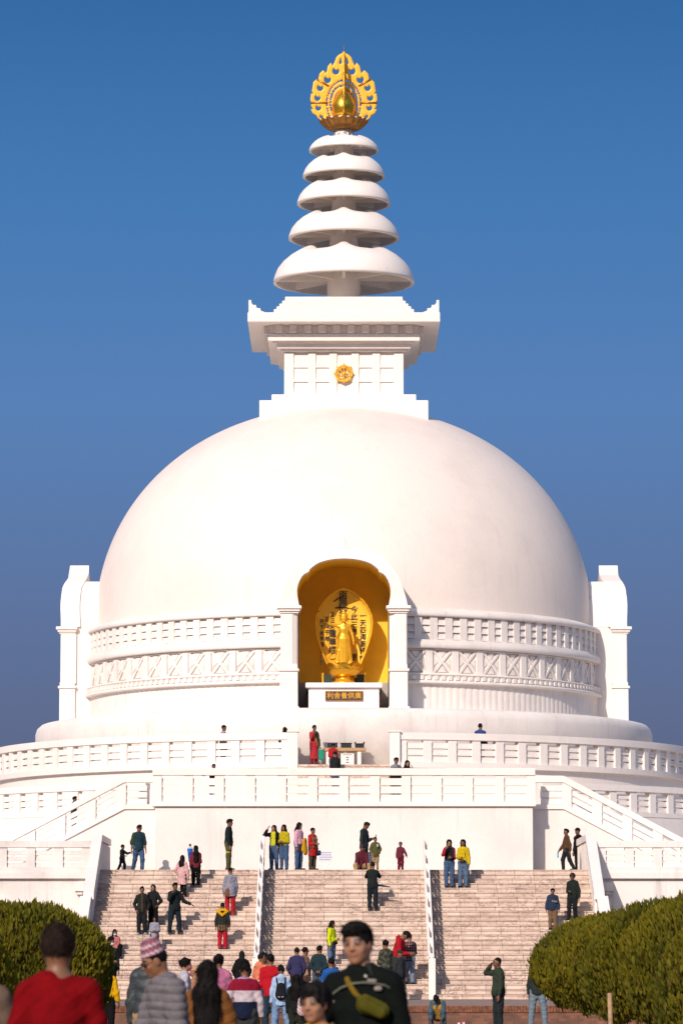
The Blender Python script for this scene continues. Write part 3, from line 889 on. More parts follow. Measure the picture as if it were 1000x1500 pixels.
class Field:
    def __init__(self, vs): self.vs, self.p = vs, []
    def rc(self, a, b, r0, r1, k=.02, flat=None, cuts=None, op='u'):
        """tapered limb; flat = (axis, factor) squashes it along one axis"""
        self.p.append(('rc', np.asarray(a, float), np.asarray(b, float), r0, r1, k, flat, cuts, op)); return self
    def el(self, c, r, k=.02, axes=None, op='u', cuts=None):
        self.p.append(('el', np.asarray(c, float), np.asarray(r, float), axes, 0, k, None, cuts, op)); return self
    def cut(self, p, n):
        """keeps the side the normal n points away from"""
        self.p.append(('cut', np.asarray(p, float), nrm(n), 0, 0, 0, None, None, 'i')); return self
    def mesh(self, wobble=None):
        vs = self.vs
        lo, hi = np.full(3, 1e9), np.full(3, -1e9)
        for q in self.p:
            if q[8] != 'u': continue
            if q[0] == 'rc': r = max(q[3], q[4]); l, h = np.minimum(q[1], q[2]) - r, np.maximum(q[1], q[2]) + r
            else: r = max(q[2]); l, h = q[1] - r, q[1] + r
            lo, hi = np.minimum(lo, l), np.maximum(hi, h)
        lo -= 4 * vs; hi += 4 * vs
        n = np.ceil((hi - lo) / vs).astype(int) + 1
        ax = [lo[i] + vs * np.arange(n[i]) for i in range(3)]
        D = np.full(n, 1.0, np.float32)
        for kind, a, b, r0, r1, k, flat, cuts, op in self.p:
            if kind == 'cut':
                d = ((ax[0][:, None, None] - a[0]) * b[0] + (ax[1][None, :, None] - a[1]) * b[1] + (ax[2][None, None, :] - a[2]) * b[2])
                D = np.maximum(D, d.astype(np.float32)); continue
            if kind == 'rc': r = max(r0, r1); l, h = np.minimum(a, b) - r, np.maximum(a, b) + r
            else: r = max(b); l, h = a - r, a + r
            pad = k + 3 * vs
            i0 = np.maximum(((l - pad - lo) / vs).astype(int), 0); i1 = np.minimum(((h + pad - lo) / vs).astype(int) + 2, n)
            if (i1 <= i0).any(): continue
            sl = tuple(slice(x, y) for x, y in zip(i0, i1))
            P = [ax[0][sl[0]][:, None, None], ax[1][sl[1]][None, :, None], ax[2][sl[2]][None, None, :]]
            if kind == 'rc':
                q = [P[i] - a[i] for i in range(3)]; e = b - a; L2 = e @ e + 1e-12
                t = np.clip((q[0] * e[0] + q[1] * e[1] + q[2] * e[2]) / L2, 0, 1)
                q = [q[i] - t * e[i] for i in range(3)]
                rr = r0 + (r1 - r0) * t
                if flat is not None:
                    f, s = flat; al = q[0] * f[0] + q[1] * f[1] + q[2] * f[2]
                    m2 = q[0] ** 2 + q[1] ** 2 + q[2] ** 2 - al ** 2 + (al / s) ** 2
                    d = (np.sqrt(np.maximum(m2, 0)) - rr) * (s * .5 + .5)
                else: d = np.sqrt(q[0] ** 2 + q[1] ** 2 + q[2] ** 2) - rr
            else:
                q = [P[i] - a[i] for i in range(3)]
                A = r0 if r0 is not None and not np.isscalar(r0) else np.eye(3)
                w = [(q[0] * A[i][0] + q[1] * A[i][1] + q[2] * A[i][2]) for i in range(3)]
                k1 = np.sqrt(sum((w[i] / b[i]) ** 2 for i in range(3))); k2 = np.sqrt(sum((w[i] / b[i] ** 2) ** 2 for i in range(3))) + 1e-9
                d = k1 * (k1 - 1) / k2
                d = np.where(k1 < 1e-3, -min(b), d)
            if cuts:
                for cp, cn in cuts:
                    d = np.maximum(d, (P[0] - cp[0]) * cn[0] + (P[1] - cp[1]) * cn[1] + (P[2] - cp[2]) * cn[2])
            S = D[sl]
            if op == 'u':
                hh = np.maximum(k - np.abs(S - d), 0) / k if k > 0 else 0
                D[sl] = np.minimum(S, d) - hh * hh * k * .25
            else:
                D[sl] = np.maximum(S, -d)
        if wobble is not None:
            X, Y, Z = ax[0][:, None, None], ax[1][None, :, None], ax[2][None, None, :]
            D = D + wobble(X, Y, Z)
        g = openvdb.FloatGrid(); g.background = 3.0
        g.copyFromArray(np.clip(D / vs, -3, 3).astype(np.float32))
        v, f = g.convertToQuads(0.0)
        v = lo + np.asarray(v, float) * vs
        return v, np.asarray(f)[:, ::-1]

def mesh_obj(name, v, f, col, mat, parent=None, loc=None):
    me = bpy.data.meshes.new(name)
    me.vertices.add(len(v)); me.vertices.foreach_set('co', v.astype(np.float32).ravel())
    me.loops.add(f.size); me.polygons.add(len(f))
    me.polygons.foreach_set('loop_start', np.arange(0, f.size, 4, dtype=np.int32))
    me.loops.foreach_set('vertex_index', f.astype(np.int32).ravel())
    me.update(calc_edges=True)
    me.polygons.foreach_set('use_smooth', np.ones(len(f), bool))
    c = np.ones((len(v), 4), np.float32); c[:, :3] = col
    at_ = me.color_attributes.new('Col', 'FLOAT_COLOR', 'POINT'); at_.data.foreach_set('color', c.ravel())
    me.materials.append(mat)
    return _link0(bpy.data.objects.new(name, me), parent)

def strands(amp, seed, vs):
    r = random.Random(seed); f0 = min(210, 1.1 / vs)
    w = [(r.uniform(.5, 1) * r.choice((-1, 1)), r.uniform(.5, 1) * r.choice((-1, 1)), r.uniform(-.25, .25), r.uniform(0, 6), r.uniform(.45, 1)) for _ in range(6)]
    def fn(X, Y, Z):
        t = 0
        for a, b, c, p, s in w: t = t + np.sin(f0 * s * (a * X + b * Y + c * Z) + p + 1.3 * np.sin(14 * (X - Y + Z) + p))
        return (amp * t / 2.2).astype(np.float32)
    return fn
def folds(amp, sc, seed):
    r = random.Random(seed); w = [(r.uniform(-1, 1), r.uniform(-1, 1), r.uniform(-1, 1), r.uniform(0, 6)) for _ in range(5)]
    def fn(X, Y, Z):
        t = 0
        for i, (a, b, c, p) in enumerate(w):
            s = sc * (1 + .45 * i)
            t = t + np.sin(s * (a * X + b * Y + .9 * c * Z) + p + 1.6 * np.sin(s * .45 * (b * X - a * Z + c * Y) + p)) / (1 + .5 * i)
        u = np.sin(sc * 2.6 * (.5 * X + .35 * Y + Z) + 2.2 * np.sin(sc * .8 * (X - Y) + w[0][3])) ** 3
        return (amp * (t / 1.6 + .55 * u)).astype(np.float32)
    return fn

def add_strands(v, f, c, kind, hc, hf, U, hh, seed, n):
    """fine separate locks lying over the hair so its outline and sheen break up"""
    rg = np.random.default_rng(seed)
    q = v[f]; nr = np.cross(q[:, 2] - q[:, 0], q[:, 3] - q[:, 1]); ar = np.linalg.norm(nr, axis=1) + 1e-12; nr = nr / ar[:, None]
    cen = q.mean(1); out = ((cen - hc) * nr).sum(1); nr[out < 0] *= 1
    k = rg.choice(len(f), n, p=ar / ar.sum()); p = cen[k] + rg.normal(0, .003, (n, 3)); m = nr[k]
    flow = np.tile(-U, (n, 1)) * (1.0 if kind != 'short' else .45) + (p - (hc + U * hh * .45)) / hh * .6
    if kind in ('short', 'bowl'): flow = flow + hf * .35
    flow = flow + rg.normal(0, .28, (n, 3)); flow -= m * (flow * m).sum(1)[:, None] * .8
    flow = flow / (np.linalg.norm(flow, axis=1)[:, None] + 1e-9) + m * rg.uniform(.05, .32, n)[:, None]
    L = rg.uniform(.018, .04, n) * (2.4 if kind == 'long' else 1); w = rg.uniform(.0012, .0028, n)
    sd = np.cross(flow, m); sd /= np.linalg.norm(sd, axis=1)[:, None] + 1e-9
    a = p - m * .004; b = p + flow * (L * .55)[:, None]; e = p + (flow - m * .25) * L[:, None]
    keep = np.ones(n, bool)
    for t in (p, b, e):
        ft, ut = ((t - hc) @ hf) / hh, ((t - hc) @ U) / hh
        keep &= ~((ft > -.02) & (ut < (.30 if kind != 'bowl' else .24) - .25 * np.clip(.25 - ft, 0, .3)))
    a, b, e, sd, w = a[keep], b[keep], e[keep], sd[keep], w[keep]; n = len(a)
    nv = np.stack([a - sd * w[:, None], a + sd * w[:, None], b + sd * w[:, None], b - sd * w[:, None], e + sd * w[:, None] * .25, e - sd * w[:, None] * .25], 1).reshape(-1, 3)
    o = len(v) + np.arange(n)[:, None] * 6
    nf = np.concatenate([o + np.array([[0, 1, 2, 3]]), o + np.array([[3, 2, 4, 5]])])
    sh = np.repeat(rg.uniform(.6, 2.6, n), 6)[:, None]
    return np.concatenate([v, nv]), np.concatenate([f, nf]), np.concatenate([c, c[0] * sh])

ARMS = {  # upper arm, forearm as (out, forward, up)
    'dn': ((.22, .02, -1), (.06, .2, -1)), 'loose': ((.31, .0, -1), (.08, .22, -1)), 'pk': ((.42, -.22, -1), (-.30, .42, -.9)),
    'ph': ((.12, .18, -1), (-.38, .95, .25)), 'face': ((.3, .6, -.55), (-.45, .2, 1.0)), 'bk': ((.34, -.42, -1), (-.75, -.22, -.55)),
    'hold': ((.15, .05, -1), (-.55, .85, .0)), 'fw': ((.1, .35, -1), (-.05, .6, -.8)), 'out': ((.55, .15, -.9), (.35, .3, -.9)),
    'shade': ((.42, .72, -.05), (-.42, -.2, .95)), 'rest': ((.15, .45, -.85), (-.12, .85, -.45)), 'swing': ((.2, -.35, -1), (.1, .05, -1)),
    'reach': ((.25, .75, -.45), (-.1, .9, .25)), 'hip': ((.55, -.15, -.9), (-.5, .35, -.75)), 'side': ((.55, .1, -.85), (.75, .25, -.35)),
    'rail': ((.75, .45, -.35), (.35, .8, -.1)),
}
LEGS = {'st': ((.03, .0, -1), (.01, -.02, -1)), 'wide': ((.14, .02, -1), (.08, -.02, -1)), 'f': ((.02, .34, -1), (.0, -.05, -1)), 'b': ((.02, -.22, -1), (.0, -.48, -.9)),
        'up': ((.03, .62, -.8), (.0, -.12, -1)), 'bent': ((.04, .22, -1), (.0, -.25, -1)), 'sit': ((.26, 1, .05), (.06, .18, -1)), 'sit2': ((.42, .95, .12), (-.1, .30, -1)),
        'squat': ((.25, .9, .42), (.0, -.25, -1)), 'cross': ((.02, .06, -1), (-.06, -.06, -1))}
SKIN = [(.23, .105, .054), (.185, .083, .043), (.14, .062, .032), (.31, .155, .09)]
HAIR = (.007, .0055, .005)

def figure(label, loc, yaw, H, top=(.1, .1, .1), pants=(.03, .035, .05), arms=('dn', 'dn'), legs=('st', 'st'), lean=0., twist=0., head=(0, 0), skin=1,
           hair='short', hair_col=HAIR, hair_len=.30, hair_w=1.0, shoes=(.02, .02, .02), hem=.475, sleeve=1.0, coat=None, skirt=None, fat=1.0, loose=.016, vs=.014,
           top_pattern=None, pants_pattern=None, top_name='jacket', pants_name='trousers', seat=None, extras=(), group=None, headscale=1.0, fine=False, statue=None, sh=1.0, collar=True, top_mat=None, folds_amp=None, hood=False, side=0.0, puff=0.0):
    """a clothed person standing on loc, facing the camera at yaw 0 and the right of the photo at yaw 90"""
    fw = np.array([0, -1., 0]); X = np.array([1., 0, 0]); Z = np.array([0, 0, 1.])
    k = H
    def rot(v, ang, axis):
        v = np.asarray(v, float); c, s = math.cos(ang), math.sin(ang); a = nrm(axis)
        return v * c + np.cross(a, v) * s + a * (a @ v) * (1 - c)
    hz = .525 * k
    P = np.array([0, 0, hz])
    J = {}
    feet = []
    for sd, nm, lg in ((1, 'L', legs[0]), (-1, 'R', legs[1])):
        th, shn = (LEGS[lg] if isinstance(lg, str) else lg)
        d = lambda t: nrm([sd * t[0], -t[1], t[2]])
        hip = P + X * sd * .052 * k - Z * .005 * k
        kn = hip + d(th) * .24 * k; an = kn + d(shn) * .235 * k
        J['hip' + nm], J['kn' + nm], J['an' + nm] = hip, kn, an
        fd = nrm([sd * .22 + .3 * d(th)[0] * (abs(th[1]) > .7), -1, 0]); J['toe' + nm] = an + fd * .10 * k - Z * .022 * k; J['heel' + nm] = an - fd * .028 * k - Z * .02 * k
        feet.append(an[2] - .045 * k)
    dz = -min(feet) if seat is None else (seat + .075 * k - hz)
    for q in J: J[q] = J[q] + Z * dz
    P = P + Z * dz
    lr = R(lean); tw = R(twist)
    U = rot(rot(Z, lr, X), R(side), fw)                     # leaning forward tips the spine towards -Y
    sx = rot(rot(X, tw, Z), R(side), fw); ff = nrm(np.cross(sx, U)); ff = ff if ff @ fw > 0 else -ff
    wst, chest, nb = P + U * .085 * k, P + U * .20 * k, P + U * .305 * k
    shc = P + U * .263 * k
    sw = .088 * k * sh
    hy, hp_ = R(head[0]), R(head[1])                         # head yaw (towards its left is +) and nod (+ down)
    hf = rot(ff, hy, Z); hf = rot(hf, hp_, nrm(np.cross(Z, hf))); hf = nrm(hf)
    hx = nrm(np.cross(hf, U)) * -1; hu = nrm(np.cross(hx, hf)) ; hu = hu if hu[2] > 0 else -hu
    if hx @ sx < 0: hx = -hx
    hh = .135 * k * headscale
    hc = nb + U * (.035 * k) + hu * .46 * hh + hf * .16 * hh
    G = lambda o, f, u: hc + (hx * o + hf * f + hu * u) * hh
    HA_ = np.stack([hx, hf, hu])
    for sd, nm, ar in ((1, 'L', arms[0]), (-1, 'R', arms[1])):
        ua, fa = (ARMS[ar] if isinstance(ar, str) else ar)
        d = lambda t: nrm(sx * sd * t[0] + ff * t[1] + (Z * .7 + U * .3) * t[2])
        s0 = shc + sx * sd * sw
        e = s0 + d(ua) * .172 * k; w = e + d(fa) * .145 * k
        J['s' + nm], J['e' + nm], J['w' + nm], J['fd' + nm] = s0, e, w, d(fa)
    fl = (ff, .66)
    B = Field(vs)
    b = fat * .93 * (.93 if sh < .96 else 1)
    B.el(P + U * .01 * k, (.092 * k * b, .068 * k * b, .075 * k), .05 * k, np.stack([sx, ff, U]))
    B.rc(P, wst, .082 * k * b, .075 * k * b, .04 * k, fl); B.rc(wst, chest, .078 * k * b, .095 * k * b, .05 * k, (ff, .68))
    B.rc(chest, P + U * .25 * k, .092 * k * b, .078 * k * b, .04 * k, (ff, .66))
    for s in (-1, 1): B.rc(nb - U * .022 * k, shc + sx * s * sw * .9, .036 * k, .036 * k, .035 * k)
    B.rc(nb - U * .03 * k, hc - hu * .30 * hh - hf * .10 * hh, .037 * k, .032 * k, .025 * k)
    for nm, sd in (('L', 1), ('R', -1)):
        B.rc(J['s' + nm], J['e' + nm], .034 * k * (.5 + .5 * b), .026 * k, .02 * k); B.rc(J['e' + nm], J['w' + nm], .026 * k, .017 * k, .012 * k)
        B.rc(J['hip' + nm], J['kn' + nm], .058 * k * (.5 + .5 * b), .036 * k, .03 * k); B.rc(J['kn' + nm], J['an' + nm], .036 * k, .023 * k, .015 * k)
        kn, an = J['kn' + nm], J['an' + nm]; bk = nrm(np.cross(an - kn, X)); bk = bk if bk @ fw < 0 else -bk
        B.rc(kn + (an - kn) * .18 + bk * .010 * k, kn + (an - kn) * .5 + bk * .006 * k, .030 * k, .022 * k, .02 * k)
        B.rc(J['heel' + nm], J['toe' + nm], .024 * k, .019 * k, .012 * k); B.rc(J['an' + nm], J['heel' + nm], .024 * k, .024 * k, .01 * k)
        # hand: palm, four unequal bent fingers, thumb leaving the side near the wrist
        w, fd = J['w' + nm], J['fd' + nm]
        inn = nrm(-sx * sd - fd * (fd @ (-sx * sd))); 
        if abs(fd @ sx) > .8: inn = nrm(-Z - fd * (fd @ -Z))
        ac = nrm(np.cross(fd, inn)) ; ac = ac if (ac @ ff) > 0 else -ac
        pc = w + fd * .027 * k
        B.rc(w, w + fd * .05 * k, .016 * k, .020 * k, .008 * k, (inn, .5))
        for q, ln in ((-1.5, .030), (-.5, .036), (.5, .039), (1.5, .034)):
            f0 = w + fd * .056 * k - ac * q * .0108 * k * -1
            f1 = f0 + nrm(fd + inn * .25) * ln * .55 * k; f2 = f1 + nrm(fd + inn * .8) * ln * .5 * k
            B.rc(f0, f1, .0062 * k, .0056 * k, .003 * k); B.rc(f1, f2, .0056 * k, .0048 * k, .003 * k)
        t0 = w + fd * .018 * k + ac * .016 * k
        t1 = t0 + nrm(fd * .7 + ac * .7 + inn * .35) * .026 * k; t2 = t1 + nrm(fd + inn * .35 + ac * .1) * .022 * k
        B.rc(t0, t1, .0078 * k, .0068 * k, .006 * k); B.rc(t1, t2, .0068 * k, .0054 * k, .003 * k)
    # head
    B.el(G(0, -.06, .13), np.array([.325, .40, .37]) * hh, .04 * k, HA_)
    B.el(G(0, .10, -.08), np.array([.275, .27, .38]) * hh, .02 * k, HA_)
    B.el(G(0, .08, -.25), np.array([.24, .26, .22]) * hh, .012 * k, HA_)
    B.el(G(0, .24, -.41), np.array([.12, .10, .085]) * hh, .012 * k, HA_)
    B.rc(G(-.16, .29, .12), G(.16, .29, .12), .055 * hh, .055 * hh, .01 * k)
    if vs < .012:
        for s in (-1, 1):
            B.el(G(s * .135, .41, .03), np.array([.085, .07, .05]) * hh, 0, HA_, op='s')
            B.el(G(s * .135, .315, .025), np.array([.085, .07, .06]) * hh, .003 * k, HA_)
            B.el(G(s * .17, .25, -.12), np.array([.10, .08, .09]) * hh, .012 * k, HA_)
        B.rc(G(-.07, .355, -.225), G(.07, .355, -.225), .020 * hh, .020 * hh, .004 * k); B.rc(G(-.05, .355, -.272), G(.05, .355, -.272), .024 * hh, .024 * hh, .004 * k)
    B.rc(G(0, .35, .06), G(0, .43, -.10), .032 * hh, .05 * hh, .008 * k); B.rc(G(-.05, .37, -.115), G(.05, .37, -.115), .036 * hh, .036 * hh, .006 * k)
    for s in (-1, 1): B.el(G(s * .325, -.03, -.02), np.array([.045, .10, .15]) * hh, .006 * k, HA_)
    if statue is not None: return B, J, G, dict(P=P, U=U, ff=ff, sx=sx, k=k, hh=hh, nb=nb, shc=shc, HA=HA_, hc=hc)
    v, f = B.mesh()
    S = np.array(SKIN[skin]); col = np.tile(S, (len(v), 1))
    L = (v - hc) @ HA_.T / hh                                # head coordinates of every point
    hd = (np.abs(L[:, 0]) < .45) & (L[:, 2] > -.55) & (L[:, 2] < .6) & (np.abs(L[:, 1]) < .6)
    fr = hd & (L[:, 1] > .15)
    def paint(m, c, a=1.0): col[m] = col[m] * (1 - a) + np.array(c) * a
    ax_ = np.abs(L[:, 0])
    paint(fr & (np.abs(L[:, 2] + .248) < .045) & (ax_ < .12), S * np.array([.78, .52, .5]), .8)
    paint(fr & (np.abs(L[:, 2] - .135 + .10 * (ax_ - .14)) < (.035 if vs < .012 else .05)) & (ax_ > .05) & (ax_ < .24), HAIR, .85)
    ee = fr & (((ax_ - .135) / .072) ** 2 + ((L[:, 2] - .02) / .032) ** 2 < 1)
    if vs < .012:
        paint(ee, (.075, .048, .038)); paint(fr & (((ax_ - .135) / .034) ** 2 + ((L[:, 2] - .02) / .034) ** 2 < 1), (.012, .008, .006))
        paint(fr & (np.abs(L[:, 2] - .063) < .013) & (np.abs(ax_ - .135) < .085), (.02, .012, .01))
    else: paint(ee, (.05, .03, .025), .8)
    paint(fr & (L[:, 2] < -.3), S * .88, .5)
    T = empty('person', loc, R(yaw)) if False else None
    body = mesh_obj('person', v, f, col, M['skin'])
    body.location = loc; body.rotation_euler = (0, 0, R(yaw))
    tag(body, label, 'person', group)
    fa_ = folds_amp if folds_amp is not None else (.007 if vs > .012 else .006)
    seed = hash(label) & 255
    seed = sum(map(ord, label)) % 997
    def colr(v, base, pat):
        c = np.tile(np.array(base, float), (len(v), 1))
        if pat is not None: c = pat(v, c, dict(H=k, P=P, U=U, J=J, G=G, ff=ff, sx=sx))
        return c
    # trousers
    cut_hem = P[2] + (hem - .525) * k if seat is None and lean < 25 else None
    if pants is not None:
        F = Field(vs); l2 = loose * .9
        F.el(P + U * .01 * k, (.092 * k * b + l2, .070 * k * b + l2, .075 * k + l2), .05 * k, np.stack([sx, ff, U]))
        F.rc(P, wst, .082 * k * b + l2, .075 * k * b + l2, .03 * k, fl, cuts=[(wst - U * .01 * k, U)])
        if seat is None: F.rc(P - U * .03 * k, P - U * .075 * k, .058 * k, .045 * k, .03 * k)
        for nm in 'LR':
            hip, kn, an = J['hip' + nm], J['kn' + nm], J['an' + nm]
            F.rc(hip, kn, .060 * k * (.5 + .5 * b) + l2, .040 * k + l2, .03 * k)
            dd = nrm(an - kn); F.rc(kn, an + dd * .01 * k, .040 * k + l2, .030 * k + l2, .02 * k, cuts=[(an + dd * .012 * k, dd)])
        v, f = F.mesh(folds(fa_, 22, seed)); mesh_obj(pants_name, v, f, colr(v, pants, pants_pattern), M['cloth'], body)
    # top garment
    F = Field(vs); l2 = loose + .004
    hemp = P + U * ((hem - .525) * k) if cut_hem is not None else P - U * .02 * k
    low = P - U * .085 * k if cut_hem is not None else P - U * .01 * k
    F.rc(low, wst, .100 * k * b + l2, .088 * k * b + l2, .02 * k, (ff, .78), cuts=[(hemp, -U)])
    F.el(P + U * .012 * k, (.094 * k * b + l2 + .010, .076 * k * b + l2 + .010, .10 * k + l2), .02 * k, np.stack([sx, ff, U]), cuts=[(hemp, -U)])
    F.rc(wst, chest, .084 * k * b + l2, .097 * k * b + l2, .04 * k, (ff, .70), cuts=[(hemp, -U)]); F.rc(chest, P + U * .25 * k, .094 * k * b + l2, .080 * k * b + l2, .03 * k, (ff, .68))
    for s in (-1, 1): F.rc(nb - U * .030 * k, shc + sx * s * sw * .9, .036 * k + l2 * .7, .037 * k + l2 * .7, .035 * k)
    if collar: F.rc(nb - U * .045 * k, nb + U * .012 * k + ff * .004 * k, .046 * k + l2 * .4, .038 * k + l2 * .5, .02 * k, cuts=[(nb + U * .010 * k + ff * .0 * k, nrm(U - ff * .35))])
    if hood: F.el(nb - ff * .045 * k + U * .005 * k, (.062 * k, .035 * k, .05 * k), .02 * k, np.stack([sx, ff, U]))
    for nm in 'LR':
        s0, e, w = J['s' + nm], J['e' + nm], J['w' + nm]
        if sleeve >= 1:
            F.rc(s0, e, .035 * k + l2, .027 * k + l2, .014 * k); dd = nrm(w - e)
            F.rc(e, w, .027 * k + l2, .020 * k + l2 * .8, .010 * k, cuts=[(w - dd * .004 * k, dd)])
        elif sleeve > 0:
            dd = nrm(e - s0); F.rc(s0, e, .037 * k + l2, .034 * k + l2, .025 * k, cuts=[(s0 + (e - s0) * min(1, sleeve * 1.9), dd)])
            if sleeve > .55:
                dd = nrm(w - e); F.rc(s0, e, .037 * k + l2, .030 * k + l2, .025 * k); F.rc(e, w, .030 * k + l2, .026 * k + l2, .01 * k, cuts=[(e + (w - e) * (sleeve - .5) * 1.2, dd)])
    if coat is not None:                                     # long coat, tunic or dress down to the given height
        z1 = coat * k; a = wst - U * .01 * k; bb = np.array([a[0], a[1] - (a[1] - P[1]) * .4, z1 - .06 * k])
        F.rc(a, bb, .094 * k * b + l2, .125 * k * b + l2, .04 * k, (ff, .80), cuts=[(np.array([0, 0, z1]), -Z)])
    fo = folds(fa_, 19, seed + 1)
    if puff: fo0 = fo; fo = lambda X, Y, Z: (fo0(X, Y, Z) + puff * (1 - 2 * np.abs(np.sin(Z * math.pi / .062 + .25 * np.sin(X * 11 + Y * 9))))).astype(np.float32)
    fo1 = fo; fo = lambda X, Y, Z: np.minimum(fo1(X, Y, Z), l2 * .4)
    v, f = F.mesh(fo); mesh_obj(top_name, v, f, colr(v, top, top_pattern), top_mat or M['cloth'], body)
    if skirt is not None:
        z1, sc = skirt; F = Field(vs); z1 *= k
        F.rc(wst, np.array([P[0], P[1], z1 - .06 * k]), .082 * k * b + loose, .118 * k * b + loose, .03 * k, (ff, .78), cuts=[(np.array([0, 0, z1]), -Z)])
        v, f = F.mesh(folds(fa_ * 1.3, 30, seed + 5)); mesh_obj('skirt', v, f, colr(v, sc, pants_pattern), M['cloth'], body)
    # shoes
    if shoes is not None:
        F = Field(vs)
        for nm in 'LR':
            F.rc(J['heel' + nm], J['toe' + nm], .026 * k, .022 * k, .012 * k); F.rc(J['an' + nm] - Z * .006 * k, J['heel' + nm], .027 * k, .027 * k, .01 * k)
        v, f = F.mesh(); mesh_obj('shoes', v, f, np.array(shoes), M['shiny_cloth'], body)
    # hair or head cover
    F = Field(min(vs, .013)); wob = strands(.0026 * k if vs < .012 else .004 * k, seed + 3, vs)
    if hair in ('short', 'bowl', 'crop'):
        g_ = {'short': .035, 'bowl': .075, 'crop': .015}[hair]
        F.el(G(0, -.07, .15), np.array([.335 + g_, .405 + g_, .375 + g_]) * hh, .01, HA_)
        if hair == 'short': (F.el(G(.03, .10, .38), np.array([.28, .31, .20]) * hh, .02, HA_), F.el(G(-.08, .26, .34), np.array([.2, .2, .16]) * hh, .02, HA_))
        if hair == 'bowl':
            F.el(G(0.04, .50, -.14), np.array([.30, .40, .37]) * hh, 0, HA_, op='s'); F.cut(G(0, 0, -.12), -hu + hf * .35)
        else:
            F.el(G(0, .50, -.11), np.array([.285, .40, .40]) * hh, 0, HA_, op='s'); F.cut(G(0, 0, -.14), -hu + hf * .45)
        for s in (-1, 1): F.el(G(s * .40, .02, -.09), np.array([.10, .13, .16]) * hh, 0, HA_, op='s')
    elif hair in ('long', 'bun', 'tail'):
        F.el(G(0, -.07, .15), np.array([.39, .455, .43]) * hh, .01, HA_)
        F.el(G(0, .54, -.12), np.array([.25, .42, .40]) * hh, 0, HA_, op='s')
        if hair == 'long':
            end = nb - U * hair_len * k - ff * .080 * k; mid = nb - ff * .062 * k - U * .02 * k
            F.rc(G(0, -.16, .05), mid, .36 * hh, .46 * hh, .04, (hf, .70)); F.rc(mid, end, .48 * hh * hair_w, .44 * hh * hair_w, .04, (ff, .36))
            for s in (-1, 1): F.rc(G(s * .27, .08, .05), G(s * .33, .02, -.62), .13 * hh, .11 * hh, .02)
        elif hair == 'bun': F.el(G(0, -.47, .22), np.array([.19, .17, .18]) * hh, .01, HA_); F.cut(G(0, 0, -.30), -hu + hf * .4)
        else: F.rc(G(0, -.45, .08), nb - U * hair_len * k - ff * .09 * k, .16 * hh, .09 * hh, .03); F.cut(G(0, 2, -2), hf * 0 - hu) if False else None
    elif hair == 'scarf':
        F.el(G(0, -.06, .12), np.array([.41, .46, .45]) * hh, .01, HA_); F.rc(G(0, -.05, -.2), nb - U * .05 * k, .36 * hh, .50 * hh, .05)
        F.el(G(0, .55, -.10), np.array([.23, .42, .34]) * hh, 0, HA_, op='s')
    elif hair in ('cap', 'helmet', 'knit'):
        gz = {'cap': .05, 'helmet': .14, 'knit': .07}[hair]
        F.el(G(0, -.06, .17), np.array([.335 + gz, .41 + gz, .37 + gz]) * hh, .01, HA_)
        F.el(G(0, .52, -.16), np.array([.33, .42, .40]) * hh, 0, HA_, op='s'); F.cut(G(0, 0, .06 if hair != 'helmet' else -.22), -hu + hf * .12)
        if hair != 'knit': F.rc(G(-.14, .42, .20), G(.14, .42, .20), .16 * hh, .16 * hh, .01, (hu, .22)); F.rc(G(-.12, .52, .18), G(.12, .52, .18), .13 * hh, .13 * hh, .01, (hu, .22))
    if hair in ('cap', 'knit', 'topi'):                    # hair below the head cover
        F2 = Field(min(vs, .013)); F2.el(G(0, -.08, .10), np.array([.352, .42, .38]) * hh, .01, HA_); F2.cut(G(0, 0, -.20), -hu + hf * .5); F2.el(G(0, .50, -.11), np.array([.30, .45, .5]) * hh, 0, HA_, op='s')
        v, f = F2.mesh(); mesh_obj('hair', v, f, np.array(HAIR), M['hair'], body)
    if hair == 'topi':
        F.rc(G(0, -.05, .24), G(0, -.10, .56), .41 * hh, .33 * hh, .01, (hf, 1.0), cuts=[(G(0, 0, .20), -hu + hf * .05), (G(0, -.1, .74), nrm(hu + hf * .12))])
    if hair:
        v, f = F.mesh(wob if hair in ('short', 'bowl', 'crop', 'long', 'bun', 'tail') else None)
        nm_ = 'hair' if hair in ('short', 'bowl', 'crop', 'long', 'bun', 'tail') else {'cap': 'cap', 'helmet': 'helmet', 'knit': 'knitted_hat', 'scarf': 'headscarf', 'topi': 'hat'}[hair]
        c = np.tile(np.array(hair_col, float), (len(v), 1))
        if hair == 'topi':
            Lh = (v - hc) @ HA_.T / hh; an_ = np.arctan2(Lh[:, 0], Lh[:, 1])
            m = (np.sin(Lh[:, 2] * 26) + .6 * np.sin(an_ * 14 + Lh[:, 2] * 20)) > .35
            c[m] = (.52, .40, .42); c[(np.sin(Lh[:, 2] * 26 + 2) + .5 * np.sin(an_ * 18)) > 1.0] = (.10, .04, .08)
        if vs < .0126 and nm_ == 'hair':
            v, f, c = add_strands(v, f, c, hair, hc, hf, U, hh, seed, 9000 if vs < .0085 else 3500)
        mesh_obj(nm_, v, f, c, M['hair'] if nm_ == 'hair' else (M['shiny_cloth'] if hair == 'helmet' else M['cloth']), body)
    ctx = dict(H=k, P=P, U=U, J=J, G=G, ff=ff, sx=sx, hh=hh, nb=nb, shc=shc, wst=wst, chest=chest, HA=HA_, hx=hx, hf=hf, hu=hu, vs=vs, Z=Z)
    for e in extras:
        e(ctx, body)
    return body, ctx

